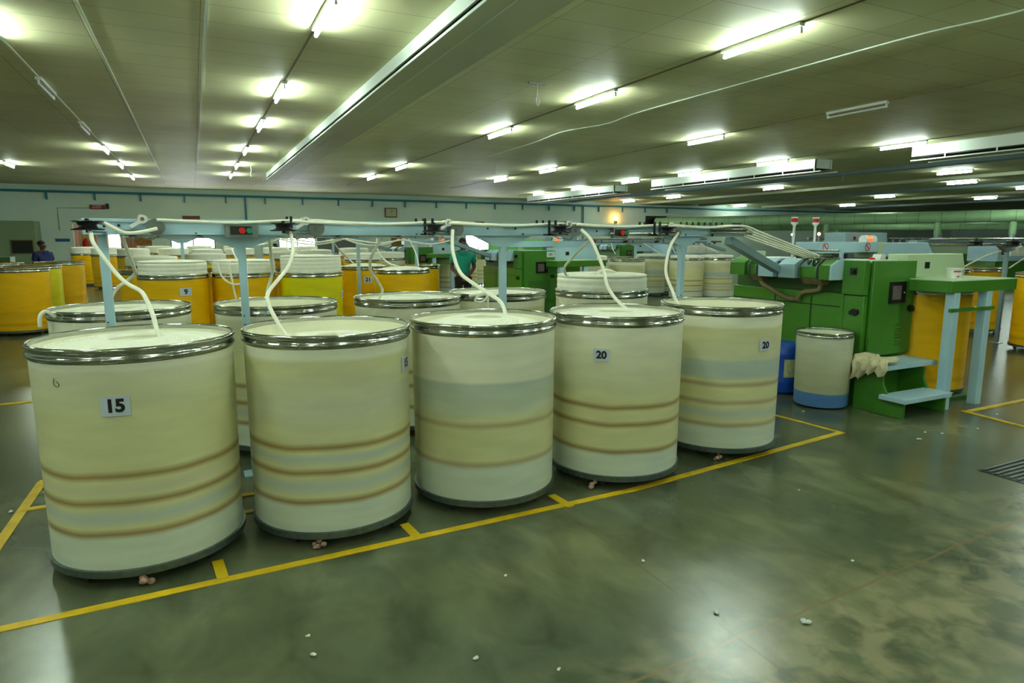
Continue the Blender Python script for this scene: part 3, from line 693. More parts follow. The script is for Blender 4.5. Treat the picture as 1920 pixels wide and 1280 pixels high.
for i, (x, y, z, dx) in enumerate(((13.55, 15.05, 1.6, .3), (12.5, 15.05, 1.6, -.25), (11.5, 15.05, 1.6, .2), (10.4, 15.05, 1.6, -.2), (12.1, 5.9, 1.6, -.35), (13.0, 5.9, 1.6, .3))):
    y2 = y-.5 if y > 10 else y+.75
    m = MB().tube([(x, y, z), (x+dx*.6, (y+y2)/2, z-.15), (x+dx, y2, 1.32 if y > 10 else 1.19)], .012, 6)
    tag(m.build('cotton_strand', M['cotton']), 'cotton strand dropping from the %s to a can, %s' % (('far feed beam', ('rightmost', 'second from right', 'third from right', 'leftmost')[i]) if i < 4 else ('grey right beam', ('left one', 'right one')[i-4])), 'strand', 'strands dropping from the outer beams')
# ================================================================= draw frame machine
def machine(ox, oy, label, detail=2, group=None, sticker=False):
    def X(v): return v+ox
    def Y(v): return v+oy
    t = thing('draw_frame_machine', label, 'machine', (X(6.5), Y(5.2), 0), group)
    bv = .006 if detail > 1 else 0
    m = MB(); m.box(X(6.1), X(6.86), Y(4.56), Y(6.12), 0, 1.14); m.box(X(6.86), X(8.1), Y(5.35), Y(6.12), 0, 1.3)
    body = m.build('machine_body', M['green'], t, bevel=bv)
    m = MB(); m.box(X(6.16), X(6.86), Y(4.56), Y(6.12), 1.14, 1.46); m.build('upper_body', M['dgreen'], t, bevel=bv)
    m = MB(); m.box(X(6.16), X(6.84), Y(4.50), Y(6.1), 1.472, 1.486); m.build('top_plate', M['white'], t)
    m = MB()
    for y in (4.95, 5.45): m.box(X(6.094), X(6.1), Y(y), Y(y+.008), .05, 1.1)
    m.box(X(6.094), X(6.1), Y(4.6), Y(6.1), .995, 1.003)
    m.build('panel_seam', M['dark'], t)
    m = MB(); m.box(X(6.1), X(6.84), Y(4.33), Y(4.555), .3, 1.13); m.box(X(6.105), X(6.84), Y(4.36), Y(4.55), 0, .3); cab = m.build('control_cabinet', M['green'], t, bevel=bv)
    m = MB(); m.box(X(6.07), X(6.15), Y(4.33), Y(4.57), 1.14, 1.49); m.box(X(6.15), X(6.84), Y(4.33), Y(4.5), 1.13, 1.47)
    kb = m.build('switch_box', M['green'], t, bevel=bv)
    m = MB(); m.box(X(6.052), X(6.07), Y(4.41), Y(4.475), 1.345, 1.415); m.cyl((X(6.03), Y(4.44), 1.38), (X(6.052), Y(4.44), 1.38), .02, 16); m.build('rotary_switch', M['dark'], kb)
    m = MB(); m.prism([(Y(4.37), .96), (Y(4.40), .925), (Y(4.47), .935), (Y(4.475), .965), (Y(4.43), .995), (Y(4.38), .99)], 'x', X(6.075), X(6.1)); m.build('cabinet_handle', M['dark'], cab)
    # control door facing the aisle
    m = MB(); m.box(X(6.165), X(6.845), Y(4.285), Y(4.325), .505, 1.488)
    d = m.build('control_door', M['green'], t, bevel=.008 if detail > 1 else 0)
    m = MB(); m.box(X(6.42), X(6.68), Y(4.272), Y(4.286), 1.05, 1.27)
    sc = m.build('screen_frame', M['dark'], d)
    MB().box(X(6.46), X(6.60), Y(4.268), Y(4.273), 1.085, 1.23).build('screen', M['screen'], sc)
    MB().cyl((X(6.65), Y(4.266), 1.155), (X(6.65), Y(4.273), 1.155), .008, 10).build('lamp', M['white'], sc)
    m = MB(); m.prism([(X(6.74), .985), (X(6.77), .95), (X(6.83), .95), (X(6.838), .985), (X(6.8), 1.02), (X(6.76), 1.015)], 'y', Y(4.262), Y(4.286)); m.build('door_handle', M['dark'], d)
    m = MB()
    if detail > 1:
        for k in range(7): m.prism([(Y(4.286), .62+k*.033), (Y(4.276), .618+k*.033), (Y(4.286), .604+k*.033)], 'x', X(6.575), X(6.675))
    else:
        for k in range(12): m.box(X(6.25), X(6.75), Y(4.28), Y(4.286), .56+k*.03, .572+k*.03)
    m.build('vent_louvre', M['green'] if detail > 1 else M['dgreen'], d)
    # intake hoods on the feed side
    def hood(y0, y1, name, mt, x0=5.88, zb=1.285, zt=1.435, zs=1.495):
        return MB().prism([(X(x0), zb), (X(x0), zt), (X(x0+.11), zs), (X(6.16), zs), (X(6.16), zb)], 'y', Y(y0), Y(y1)).build(name, mt, t, bevel=.004 if detail > 1 else 0)
    hood(5.74, 5.97, 'end_hood', M['green']); hood(4.585, 4.71, 'end_hood', M['green'])
    hood(5.31, 5.53, 'intake_cover', M['blue']); hood(5.02, 5.24, 'intake_cover', M['blue'])
    hood(4.565, 4.585, 'side_cover', M['blue'], x0=5.882)
    for y0, y1 in ((5.53, 5.74), (4.71, 5.02)):
        m = MB(); m.box(X(5.93), X(6.16), Y(y0), Y(y1), 1.30, 1.41); tr = m.build('intake_trough', M['green'], t)
        for yy in (y0+.05, y1-.04):
            MB().tube([(X(5.915), Y(yy), 1.29), (X(5.905), Y(yy), 1.35), (X(5.915), Y(yy), 1.43), (X(5.99), Y(yy-.03), 1.5)], .011, 8).build('bent_bracket', M['galv'], tr)
        m = MB(); m.prism([(X(5.93), 1.30), (X(6.12), 1.30), (X(6.08), 1.225), (X(6.0), 1.225)], 'y', Y(y0+.03), Y(y1-.03)); m.build('waste_chute', M['tan'], t)
    m = MB(); m.box(X(5.95), X(6.16), Y(5.24), Y(5.31), 1.285, 1.46); m.build('gap_filler', M['dark'], t)
    if detail > 1:
        MB().tube([(X(6.03), Y(5.63), 1.24), (X(6.035), Y(5.58), 1.18), (X(6.05), Y(5.44), 1.12), (X(6.06), Y(5.30), 1.06), (X(6.06), Y(5.20), 1.04), (X(6.1), Y(5.15), 1.04)], .026, 10).build('suction_hose', M['tan'], t)
        MB().tube([(X(6.04), Y(4.80), 1.24), (X(6.04), Y(4.82), 1.17), (X(6.05), Y(4.92), 1.145), (X(6.05), Y(5.02), 1.13), (X(6.06), Y(5.09), 1.07), (X(6.07), Y(5.10), 1.03)], .026, 10).build('suction_hose', M['tan'], t)
        # chrome guide head where the strands enter
        m = MB()
        for k in range(7): m.sphere((X(5.97+.03*(k % 2)), Y(4.74+k*.04), 1.50-.02*(k % 3)), .018, sz=1.7, u=10, v=7)
        for k in range(5): m.cyl((X(5.93+k*.03), Y(4.68), 1.53+.01*(k % 2)), (X(5.93+k*.03), Y(5.02), 1.53+.01*(k % 2)), .006, 8)
        m.cyl((X(6.02), Y(4.6), 1.585), (X(6.02), Y(5.0), 1.585), .011, 12); m.cyl((X(6.03), Y(4.58), 1.505), (X(6.03), Y(4.9), 1.49), .014, 12)
        m.build('guide_head', M['chrome'], t)
        m = MB(); m.box(X(6.03), X(6.06), Y(4.57), Y(4.60), 1.46, 1.61); m.build('guide_bracket', M['blue'], t)
        m = MB()
        for k in range(5): m.box(X(6.1+.14*k), X(6.2+.14*k), Y(5.05), Y(5.2), 1.485, 1.54)
        m.build('drafting_block', M['dark'], t)
        MB().sphere((X(6.7), Y(4.7), 1.49), .035, sz=.5).build('stop_button', M['red'], t)
        m = MB(); m.prism([(X(6.86), 1.484), (X(6.96), 1.484), (X(6.95), 1.54), (X(6.89), 1.54)], 'y', Y(4.72), Y(4.82)); m.build('lever', M['white'], t)
    # covers above
    c1 = MB().box(X(6.2), X(7.22), Y(5.0), Y(5.3), 1.555, 1.675).build('top_cover', M['blue'], t, bevel=bv)
    if detail > 1:
        for xx in (6.32, 7.03):
            m = MB(); n = 28; ri, ro = .038, .047
            A = [[m.bm.verts.new((X(xx)+r*cos(2*PI*k/n), Y(4.996), 1.617+r*sin(2*PI*k/n))) for k in range(n)] for r in (ri, ro)]
            for k in range(n): m.bm.faces.new((A[0][k], A[0][(k+1) % n], A[1][(k+1) % n], A[1][k]))
            m.bar((X(xx)-.028, Y(4.996), 1.645), (X(xx)+.028, Y(4.996), 1.589), .004, .009)
            m.build('no_touch_symbol', M['red'], c1)
    m = MB(); m.box(X(7.22), X(7.3), Y(5.0), Y(5.3), 1.49, 1.675); m.build('hinge_block', M['pgreen'], t)
    m = MB(); m.prism([(X(7.3), 1.5), (X(8.3), 1.5), (X(8.16), 1.665), (X(7.3), 1.665)], 'y', Y(5.0), Y(5.35)); m.build('rear_cover', M['blue'], t, bevel=bv)
    m = MB(); m.box(X(7.3), X(8.1), Y(5.5), Y(5.8), 1.3, 1.79); uc = m.build('upper_cover', M['bluegrey'], t, bevel=bv)
    MB().box(X(7.45), X(7.49), Y(5.495), Y(5.502), 1.70, 1.74).build('square_slot', M['dark'], uc)
    m = MB(); m.cyl((X(7.42), Y(5.35), 1.70), (X(7.62), Y(5.35), 1.70), .055, 20); wl = m.build('warning_lamp', M['white'], t)
    MB().cyl((X(7.46), Y(5.35), 1.70), (X(7.53), Y(5.35), 1.70), .057, 20).build('orange_lens', M['orange'], wl)
    m = MB(); m.prism([(X(6.85), 1.215), (X(7.86), 1.215), (X(7.92), 1.34), (X(7.84), 1.545), (X(6.85), 1.545)], 'y', Y(4.40), Y(4.62)); hs = m.build('coiler_housing', M['pgreen'] if detail > 1 else M['blue'], t, bevel=bv)
    MB().box(X(7.16), X(7.24), Y(4.395), Y(4.402), 1.39, 1.46).build('square_slot', M['dark'], hs)
    if detail > 1:
        for xx in (6.39, 6.75):
            m = MB(); m.cyl((X(xx), Y(5.5), 1.46), (X(xx), Y(5.5), 1.87), .014, 12); m.cyl((X(xx), Y(5.5), 1.86), (X(xx), Y(5.5), 1.885), .014, 16, r1=.036)
            m.cyl((X(xx), Y(5.5), 1.885), (X(xx), Y(5.5), 1.905), .038, 20); m.cyl((X(xx), Y(5.5), 1.95), (X(xx), Y(5.5), 1.965), .038, 20)
            b_ = m.build('beacon_pole', M['white'], t); b_['label'] = 'white pole topped by a red beacon'
            MB().cyl((X(xx), Y(5.5), 1.905), (X(xx), Y(5.5), 1.95), .036, 20).build('beacon_lens', M['red'], b_)
        MB().box(X(6.17), X(6.42), Y(5.93), Y(6.1), 1.484, 1.56).build('rear_box', M['pgreen'], t)
    if sticker:
        p = MB().box(X(6.66), X(6.835), Y(4.278), Y(4.286), 1.36, 1.47).build('sticker', M['plate'], d)
        bm = text_bm('LB1', .07, 0, .001); m = MB(); m.bm.free(); m.bm = bm
        for v in bm.verts: v.co = Vector((X(6.75)+v.co.x, Y(4.276), 1.415+v.co.y))
        m.build('lettering', M['ink'], p)
        MB().box(X(6.0), X(6.7), Y(5.6), Y(5.64), 1.46, 1.72).build('green_window', M['lgreen'], t)
        MB().prism([(X(6.8), 1.46), (X(8.0), 1.46), (X(7.8), 1.70), (X(6.8), 1.70)], 'y', Y(5.6), Y(5.64)).build('green_window', M['lgreen'], t)
    return t
GM = 'green draw frame machines'
machine(0, 0, 'large green machine with light blue hoods and two red beacons, right of the front cans', 2, GM)
machine(-.42, 6.95, 'green machine with a sticker on its screen door, behind the tall piled cream can', 1, GM, sticker=True)
machine(-.55, 13.9, 'green machine left of the teal-shirted man, mostly hidden by yellow cans', 1, GM)
machine(9.9, 18.2, 'farther green machine with grey-blue hoods seen above the far cream cans', 1, GM)

def table(ox, oy, label, detail=2):
    X = lambda v: v+ox; Y = lambda v: v+oy
    t = thing('delivery_table', label, 'table', (X(7.1), Y(4.1), 0), 'delivery tables of the green machines')
    m = MB(); m.box(X(6.6), X(7.72), Y(3.77), Y(3.80), 1.185, 1.30); m.box(X(6.6), X(6.63), Y(3.80), Y(4.2), 1.185, 1.30); m.box(X(7.69), X(7.72), Y(3.80), Y(4.40), 1.185, 1.30)
    m.build('table_frame', M['green'], t, bevel=.004)
    m = MB(); m.box(X(6.602), X(7.718), Y(3.772), Y(4.2), 1.296, 1.306); m.box(X(6.87), X(7.718), Y(4.2), Y(4.41), 1.296, 1.306); m.build('table_top', M['pgreen'], t)
    for xa in (6.66, 7.21):
        m = MB(); m.box(X(xa), X(xa+.012), Y(3.775), Y(3.86), .0, 1.185); m.box(X(xa+.012), X(xa+.10), Y(3.775), Y(3.80), .0, 1.185); m.build('leg', M['blue'], t, bevel=.003)
    m = MB(); m.box(X(6.62), X(7.36), Y(3.768), Y(3.798), .995, 1.03); m.build('crossbar', M['green'], t)
    return t
table(0, 0, 'green-edged delivery table on two light blue legs, holding the white bucket')
table(-.42, 6.95, 'green-edged delivery table of the machine with the sticker', 1)
table(-.55, 13.9, 'green-edged delivery table behind the teal-shirted man', 1)
# steps
t = thing('step_stand', 'two light blue treads on a green base in front of the machine door', 'steps', (6.37, 4.0, 0))
m = MB()
for xa in (5.99, 6.63): m.prism([(3.75, 0), (4.28, 0), (4.28, .44), (3.98, .41), (3.98, .30), (3.92, .19), (3.75, .16)], 'x', xa, xa+.03)
m.box(6.02, 6.63, 4.24, 4.28, 0, .44); m.build('side_plate', M['green'], t, bevel=.003)
MB().box(5.93, 6.66, 3.70, 3.97, .16, .205).build('tread', M['blue'], t, bevel=.004)
MB().box(5.96, 6.76, 3.93, 4.27, .44, .485).build('tread', M['blue'], t, bevel=.004)
# draped cloth on the steps' left side
m = MB(); nu, nv = 30, 22; g = []
for i in range(nu+1):
    row = []
    for j in range(nv+1):
        u = i/nu; v = j/nv
        y = 4.27-.36*u
        s_ = v*(.37+.05*sin(u*5+1)+.02*sin(u*23))
        fold = .018*sin(u*26+v*2)+.012*sin(u*47)
        if s_ < .22: x = 6.16-s_; z = .505+.03*sin(u*9+s_*12)*.6+fold*.4+.015
        else: x = 5.94-.035-(s_-.22)*.12+fold; z = .515-(s_-.22)+.0
        z += .02 if s_ < .22 else 0
        row.append(m.bm.verts.new((x, y+.012*sin(v*14), z)))
    g.append(row)
for i in range(nu):
    for j in range(nv): m.bm.faces.new((g[i][j], g[i+1][j], g[i+1][j+1], g[i][j+1]))
o = m.build('cotton_cloth', M['cloth'], angle=80); tag(o, 'crumpled cream cloth draped over the left side of the steps', 'cloth')
sd = o.modifiers.new('thick', 'SOLIDIFY'); sd.thickness = .008
# turntable pedal under the table
t = thing('can_turntable', 'low green can turntable on the floor under the delivery table', 'turntable', (7.25, 4.25, 0))
MB().box(6.92, 7.5, 3.95, 4.2, .0, .05).build('turntable_base', M['dgreen'], t)
MB().tube([(7.05, 4.05, .052), (7.12, 4.0, .085), (7.2, 4.0, .08), (7.24, 4.05, .052)], .008, 6).build('cable', M['white'], t)
t = thing('white_bucket', 'white paste bucket with red lettering standing on the delivery table', 'bucket', (6.98, 3.98, 1.306))
MB().lathe([(0,1.306),(.062,1.306),(.072,1.40),(.078,1.405),(.078,1.415),(.073,1.415),(.07,1.40),(.06,1.315),(0,1.315)], 6.98, 3.98, 36).build('bucket_body', M['white'], t)
for z0, z1, a0, a1 in ((1.375,1.388,-2.75,-1.75),(1.375,1.388,-1.55,-1.3),(1.328,1.338,-2.3,-1.9),(1.328,1.338,-1.6,-1.45)):
    m = MB(); r = .0705 if z0 > 1.35 else .0655; k = 8
    A = [[m.bm.verts.new((6.98+(r+q)*cos(a0+(a1-a0)*i/k), 3.98+(r+q)*sin(a0+(a1-a0)*i/k), z)) for i in range(k+1)] for z, q in ((z0, .0), (z1, .0008))]
    for i in range(k): m.bm.faces.new((A[0][i], A[0][i+1], A[1][i+1], A[1][i]))
    m.build('red_print', M['red'], t)

# ================================================================= ceiling lamps
GL = 'fluorescent ceiling tubes'
def lampmesh():
    m = MB(); m.box(-.042, .042, -.62, .62, 4.105, ZC); bt = mesh_of(m, M['white'])
    m = MB(); m.cyl((0, -.585, 4.05), (0, .585, 4.05), .02, 12); tb = mesh_of(m, M['tube'])
    m = MB()
    m.box(-.014, .014, -.015, .015, 4.03, 4.10)
    en = mesh_of(m, M['white'])
    return bt, tb, en
BT, TB, EN = lampmesh()
TBoff = TB.copy(); TBoff.materials.clear(); TBoff.materials.append(M['white'])
def lamp(x, y, label, lit=True, off=None, n=1, zoff=0):
    t = thing('fluorescent_lamp', label, 'ceiling lamp', (x, y, 0), GL); t.location.z = zoff
    a = link_mesh('batten', BT, t); b_ = link_mesh('tube', TB if lit else TBoff, t); 
    for s_ in (-1, 1): h_ = link_mesh('tube_holder', EN, t); h_.location.y = s_*.60
    return t
rowname = {1.45: 'left of the big ceiling duct', -1.95: 'in the far left lamp row', -5.15: 'at the left edge', 6.4: 'in the first row right of the big ceiling duct', 11.3: 'in the second row right of the big duct', 16.5: 'in the third row right of the big duct', 24.6: 'in the distant row', 29.3: 'in the distant outer row', 35.0: 'over the green ducts', 41.5: 'far beyond the green ducts'}
rows = {1.45: [7.6, 11.7, 15.1, 19.5, 23.5, 27.2], -1.95: [20.9, 25.0, 29.6], -5.15: [26.3], 6.4: [6.2, 9.85, 13.75, 21.55, 25.6], 11.3: [12.5, 20.3, 24.2],
        16.5: [11.0, 15.2, 19.0, 22.6, 26.7, 30.6], 24.6: [14.4, 22.5, 29.6, 33.8], 29.3: [16.8], 35.0: [24.1, 34.9], 41.5: [22.4, 31.3]}
for x, ys in rows.items():
    for k, y in enumerate(ys):
        lamp(x, y, 'lit fluorescent tube %s, %s' % (rowname[x], ('nearest one', 'second one away', 'third one away', 'fourth one away', 'fifth one away', 'sixth one away')[k]))
lamp(-1.95, 13.05, 'unlit tube in the far left lamp row, nearest one', False); lamp(-1.95, 17.2, 'unlit tube in the far left lamp row, just before the lit ones', False)
lamp(11.3, 8.5, 'unlit fluorescent tube in the second row right of the big duct', False)
# lamps behind or beside the view that light the hall
for x in (-5.6, -1.95, 1.45, 6.4, 11.3):
    for y in (-4.5, -.6, 3.6):
        if (x, y) in ((1.45, 3.6), (11.3, 3.6)): pass
        if x == 6.4 and y == 3.6: y = 2.2
        lamp(x, y, 'lit fluorescent tube outside the picture, near side of the hall')
lamp(-2.0, 9.6, 'lit fluorescent tube just beyond the left edge'); lamp(-5.6, 9.5, 'lit fluorescent tube beyond the left edge')
for x, y in ((16.5, 6.5), (16.5, 2), (24.6, 6), (24.6, 10), (35, 10), (35, 17)): lamp(x, y, 'lit fluorescent tube beyond the right edge')

# ceiling ducts / battens
def fascia(x, y0, y1, label, w_=.75, h1=.16, big=True):
    t = thing('ceiling_air_duct', label, 'air duct', (x+w_/2, (y0+y1)/2, ZC-h1-.1), 'air ducts under the ceiling')
    MB().box(x, x+.03, y0, y1, ZC-h1, ZC).build('side_fascia', M['ceilw'], t)
    m = MB(); m.box(x+.05, x+.07, y0, y1, ZC-h1-.02, ZC-.01); m.box(x+w_-.1, x+w_-.08, y0, y1, ZC-h1-.02, ZC-.01); m.build('inner_baffle', M['dark'], t)
    if big:
        m = MB(); m.box(x+.01, x+w_, y0, y1, ZC-h1-.075, ZC-h1-.045); m.box(x+w_-.03, x+w_, y0, y1, ZC-h1-.046, ZC); m.build('soffit_panel', M['soff'], t)
        m = MB(); m.box(x+.25, x+.265, y0, y1, ZC-h1-.081, ZC-h1-.075); m.box(x, x+.01, y0, y1, ZC-h1-.08, ZC-h1-.05); m.build('edge_strip', M['ceilw'], t)
    else:
        m = MB(); m.box(x-.03, x+.02, y0-.2, y1, ZC-h1-.12, ZC-h1-.09); m.box(x+w_-.02, x+w_+.03, y0-.2, y1, ZC-h1-.12, ZC-h1-.09); m.build('edge_rail', M['ceilw'], t)
        n = int((y1-y0)/1.2)
        for k in range(n+1): MB().box(x, x+.015, y0+.02+k*1.2, y0+.05+k*1.2, ZC-h1-.1, ZC-h1).build('hanger', M['ceilw'], t)
        MB().box(x, x+w_, y0, y0+.02, ZC-h1, ZC).build('end_plate', M['ceilw'], t)
fascia(2.62, -5, 26.3, 'long ceiling air duct with a white side running from above to the back wall')
fascia(17.35, 14.3, 22.3, 'white-sided air duct piece hanging mid right under the ceiling', big=False, h1=.27)
fascia(17.35, 25, 33.6, 'white-sided air duct piece hanging farthest, near the back wall', big=False, h1=.27)
fascia(17.35, 2, 11.3, 'white-sided air duct piece at the right edge under the ceiling', big=False, h1=.27)
for i, (x, y0, y1, mt, wd) in enumerate(((1.45, 0, 30, 'conduit', .02), (6.4, 0, 30, 'conduit', .025), (-1.95, 4, 31, 'ceilw', .03), (-.92, 6, 27, 'ceilw', .022), (.3, 6, 24, 'ceilw', .03), (11.3, 5, 30, 'conduit', .02), (16.5, 5, 33, 'conduit', .02))):
    struct(MB().box(x-wd/2, x+wd/2, y0, y1, ZC-.012, ZC+.01).build('trim_%d' % (i+3), M[mt]))
# far ceiling strips
for i, x in enumerate((21.5, 27, 32, 38, 45)):
    struct(MB().box(x, x+.35, 5, 35.8, ZC-.12, ZC+.01).build('trim_%d' % (i+12), M['soff'] if i % 2 else M['bluegrey']))
m = MB().tube([(8.2, 2.8, 4.12), (8.15, 4.4, 4.13), (7.95, 5.4, 4.12), (7.9, 8.1, 4.12), (7.9, 10.6, 4.13), (7.95, 11.8, 4.1), (7.7, 13.2, 4.12), (7.9, 15, 4.12), (8.0, 18, 4.13)], .011, 6)
tag(m.build('ceiling_cable', M['ceilw']), 'thin white cable running along the ceiling beside the nearest right-hand lamps', 'cable')
t = thing('ceiling_hook', 'small bracket with a hanging cord loop between the first right-hand lamps', 'hook', (5.05, 9.45, 3.8))
MB().box(4.9, 5.2, 9.43, 9.47, 4.12, ZC).build('bracket', M['steel'], t)
MB().tube([(5.05, 9.45, 4.12), (5.05, 9.45, 3.98), (5.03, 9.45, 3.88), (5.06, 9.45, 3.80), (5.09, 9.45, 3.88), (5.05, 9.45, 3.95)], .008, 6).build('cord', M['white'], t)
for x, y, l in ((8.9, 19.5, 'left'), (21.5, 16.5, 'right'), (1.9, 24, 'far left')):
    m = MB().tube([(x, y, ZC), (x+.02, y, ZC-.15), (x-.02, y, ZC-.28), (x+.02, y, ZC-.34)], .008, 5)
    tag(m.build('dangling_wire', M['ceilw']), 'short white wire dangling from the ceiling, %s one' % l, 'wire', 'wires dangling from the ceiling')

# ================================================================= green ducts and drops
A = Vector((28.6, 36.1, 2.87)); B = Vector((38.0, 15.5, 2.87))
t = thing('green_main_duct', 'thick light green round duct running from the back wall towards the right edge', 'duct', (28.6, 36, 2.5))
MB().cyl(A, B, .31, 28).build('duct_tube', M['duct'], t)
for k in range(1, 22):
    p = A.lerp(B, k/22); d = (B-A).normalized()*.012; MB().cyl(p-d, p+d, .316, 28).build('duct_seam', M['dseam'], t)
A2 = Vector((33.1, 35.7, 2.55)); B2 = Vector((41.5, 18.0, 2.4))
t2 = thing('green_branch_duct', 'thinner light green duct below and behind the main duct', 'duct', (33, 36, 2.2))
MB().cyl(A2, B2, .22, 24).build('duct_tube', M['duct'], t2)
for k in range(1, 16):
    p = A2.lerp(B2, k/16); d = (B2-A2).normalized()*.012; MB().cyl(p-d, p+d, .226, 24).build('duct_seam', M['dseam'], t2)
for par, a, b_, ks, zt in ((t, A, B, (.48, .72, .86, .96), 2.6), (t2, A2, B2, (.42, .7), 2.3)):
    for k in ks:
        p = a.lerp(b_, k)
        dr = MB().tube([(p.x, p.y, zt+.05), (p.x, p.y, zt-.1), (p.x, p.y, 1.95)], .16, 16, smooth=False).build('drop_pipe', M['duct'], par)
        MB().cyl((p.x, p.y, 1.2), (p.x, p.y, 1.96), .13, 16).build('lower_sleeve', M['blue'], dr)
t = thing('green_motor', 'dark teal motor above the machines near the right edge', 'motor', (38.0, 16.9, 2.1))
MB().sphere((38.0, 16.9, 2.28), .3, sx=1.9, sz=.7).build('motor_body', M['teald'], t); MB().box(36.9, 39.2, 16.85, 16.95, 1.95, 2.05).build('rail', M['steel'], t)

# far comber machines with lap rolls
def comber(x, y, n, label, rolls_label):
    t = thing('comber_machine', label, 'machine', (x, y, 0), 'combing machines')
    m = MB(); m.box(x-1.2, x+n*.55, y-.4, y+.5, 0, .95); m.build('comber_body', M['green'], t)
    m = MB(); m.box(x-1.2, x+n*.55, y-.45, y-.4, .95, 1.12); m.box(x-1.3, x-1.1, y-.5, y+.5, .95, 1.5); m.build('side_cover', M['blue'], t)
    m = MB()
    for k in range(n*2+3): m.cyl((x-1.15+k*.3, y-.55, 1.55), (x-1.15+k*.3, y-.4, 1.62), .05, 10)
    m.cyl((x-1.3, y-.5, 1.62), (x+n*.55, y-.5, 1.62), .03, 10); m.cyl((x-1.3, y+.4, 1.75), (x+n*.55, y+.4, 1.75), .03, 10); m.build('top_rollers', M['chrome'], t)
    m = MB()
    for k in range(n+1): m.box(x-.05+k*.55, x+.0+k*.55, y+.35, y+.45, .95, 1.78)
    m.build('stand', M['blue'], t)
    for k in range(n):
        lx = x-.02+k*.55
        r = thing('lap_roll', rolls_label % ('first', 'second', 'third', 'fourth')[k], 'cotton roll', (lx+.2, y, .95), 'cotton lap rolls on the combing machines')
        MB().cyl((lx+.02, y, 1.21), (lx+.48, y, 1.21), .255, 28).build('cotton_lap', M['cotton'], r)
        MB().cyl((lx-.01, y, 1.21), (lx+.02, y, 1.21), .07, 14).build('core', M['dark'], r)
comber(19.4, 22.5, 3, 'far combing machine with cotton laps behind the last beam post', '%s cotton lap roll from the left behind the last beam post')
comber(26.5, 13.5, 2, 'far combing machine with cotton laps near the right edge', '%s cotton lap roll from the left near the right edge')
t = thing('comber_machine', 'long far machine line under the green ducts with chrome rollers', 'machine', (30, 20, 0), 'combing machines')
MB().box(24, 36, 19.6, 20.6, 0, 1.0).build('comber_body', M['green'], t); MB().box(24, 36, 19.7, 20.5, 1.0, 1.35).build('cover', M['pgreen'], t)
m = MB(); m.cyl((24, 19.6, 1.5), (36, 19.6, 1.5), .05, 10); m.cyl((24, 19.9, 1.75), (36, 19.9, 1.75), .05, 10)
for k in range(24): m.box(24.2+k*.5, 24.25+k*.5, 19.8, 19.9, 1.35, 1.8)
m.build('top_rollers', M['steel'], t)
t = thing('creel_rack', 'far blue and white rack line beyond the cream cans', 'machine', (16, 27, 0))
MB().box(14, 24, 26.8, 27.6, 0, 1.2).build('rack_body', M['bluegrey'], t); MB().box(14, 24, 26.9, 27.1, 1.45, 1.6).build('rail', M['blue'], t)
m = MB()
for k in range(11): m.box(14+k, 14.08+k, 26.9, 27.0, 1.2, 1.5)
m.build('stand', M['blue'], t)
# small status lights
for x, y, z, k, lb in ((16.9, 14.6, 1.86, 'glamp', 'small green status light above the near machine hoods'), (12.9, 10.4, 1.83, 'rlamp', 'small red status light behind the second beacon pole'), (14.8, 10.4, 1.82, 'rlamp', 'small red status light left of the upper blue cover')):
    t = thing('status_light', lb, 'lamp', (x, y, z))
    MB().sphere((x, y, z), .035).build('bulb', M[k], t)
    MB().cyl((x, y, 0), (x, y, z-.03), .015, 8).build('stem', M['bluegrey'], t)

# ================================================================= things on the back wall
W = YB
m = MB().cyl((X0+.3, W-.12, 3.86), (50, W-.12, 3.86), .055, 12)
pp = m.build('pipe_run', M['pipe'])
for k in range(22): 
    x = -9.5+k*1.85
    m = MB().box(x-.03, x+.03, W-.12, W-.004, 3.5, 3.82).build('wall_bracket', M['pipe'], pp)
pp.location.x += 0; tag(pp, 'blue pipe running along the top of the back wall', 'pipe', kind=None)
for x, z0, lb in ((2.5, 2.3, 'vertical blue pipe on the back wall left of the clock'), (22.6, 1.2, 'vertical blue pipe on the back wall left of the orange siren lamp')):
    tag(MB().cyl((x, W-.08, z0), (x, W-.08, 3.8), .045, 10).build('drop_pipe', M['pipe']), lb, 'pipe')
t = thing('wall_sign', 'small red sign with white lettering above the doorway', 'sign', (-3.9, W, 3.1))
MB().box(-4.2, -3.6, W-.06, W, 3.1, 3.3).build('board', M['dred'], t)
m = MB()
for z, n, x in ((3.23, 5, -4.08), (3.15, 5, -4.12)):
    for k in range(n): m.box(x+k*.075, x+k*.075+.05, W-.063, W-.06, z, z+.035)
m.build('lettering', M['white'], t)
tag(MB().box(-3.55, -3.43, W-.15, W, 3.12, 3.36).build('wall_speaker', M['dark']), 'small dark speaker beside the red sign on the back wall', 'speaker')
tag(MB().box(-.4, .38, W-.04, W, 2.68, 2.86).build('wall_sign', M['brownred']), 'long brown-red sign on the back wall above the wide window', 'sign')
tag(MB().box(15.1, 15.7, W-.04, W, 2.62, 2.76).build('wall_sign', M['brownred']), 'small brown sign on the back wall above the right window', 'sign')
t = thing('wall_clock', 'square cream wall clock high on the back wall', 'clock', (10.0, W, 2.95))
MB().box(9.68, 10.36, W-.08, W, 2.93, 3.45).build('clock_frame', M['brownred'], t)
MB().box(9.73, 10.31, W-.09, W-.08, 2.98, 3.40).build('clock_face', mat('clock_face', (190, 196, 150), .5), t)
m = MB(); m.bar((10.02, W-.095, 3.19), (10.12, W-.095, 3.28), .004, .02); m.bar((10.02, W-.095, 3.19), (10.0, W-.095, 3.34), .004, .015); m.build('clock_hand', M['ink'], t)
t = thing('siren_lamp', 'glowing orange siren lamp on the back wall left of the duct opening', 'lamp', (25.1, W, 2.8))
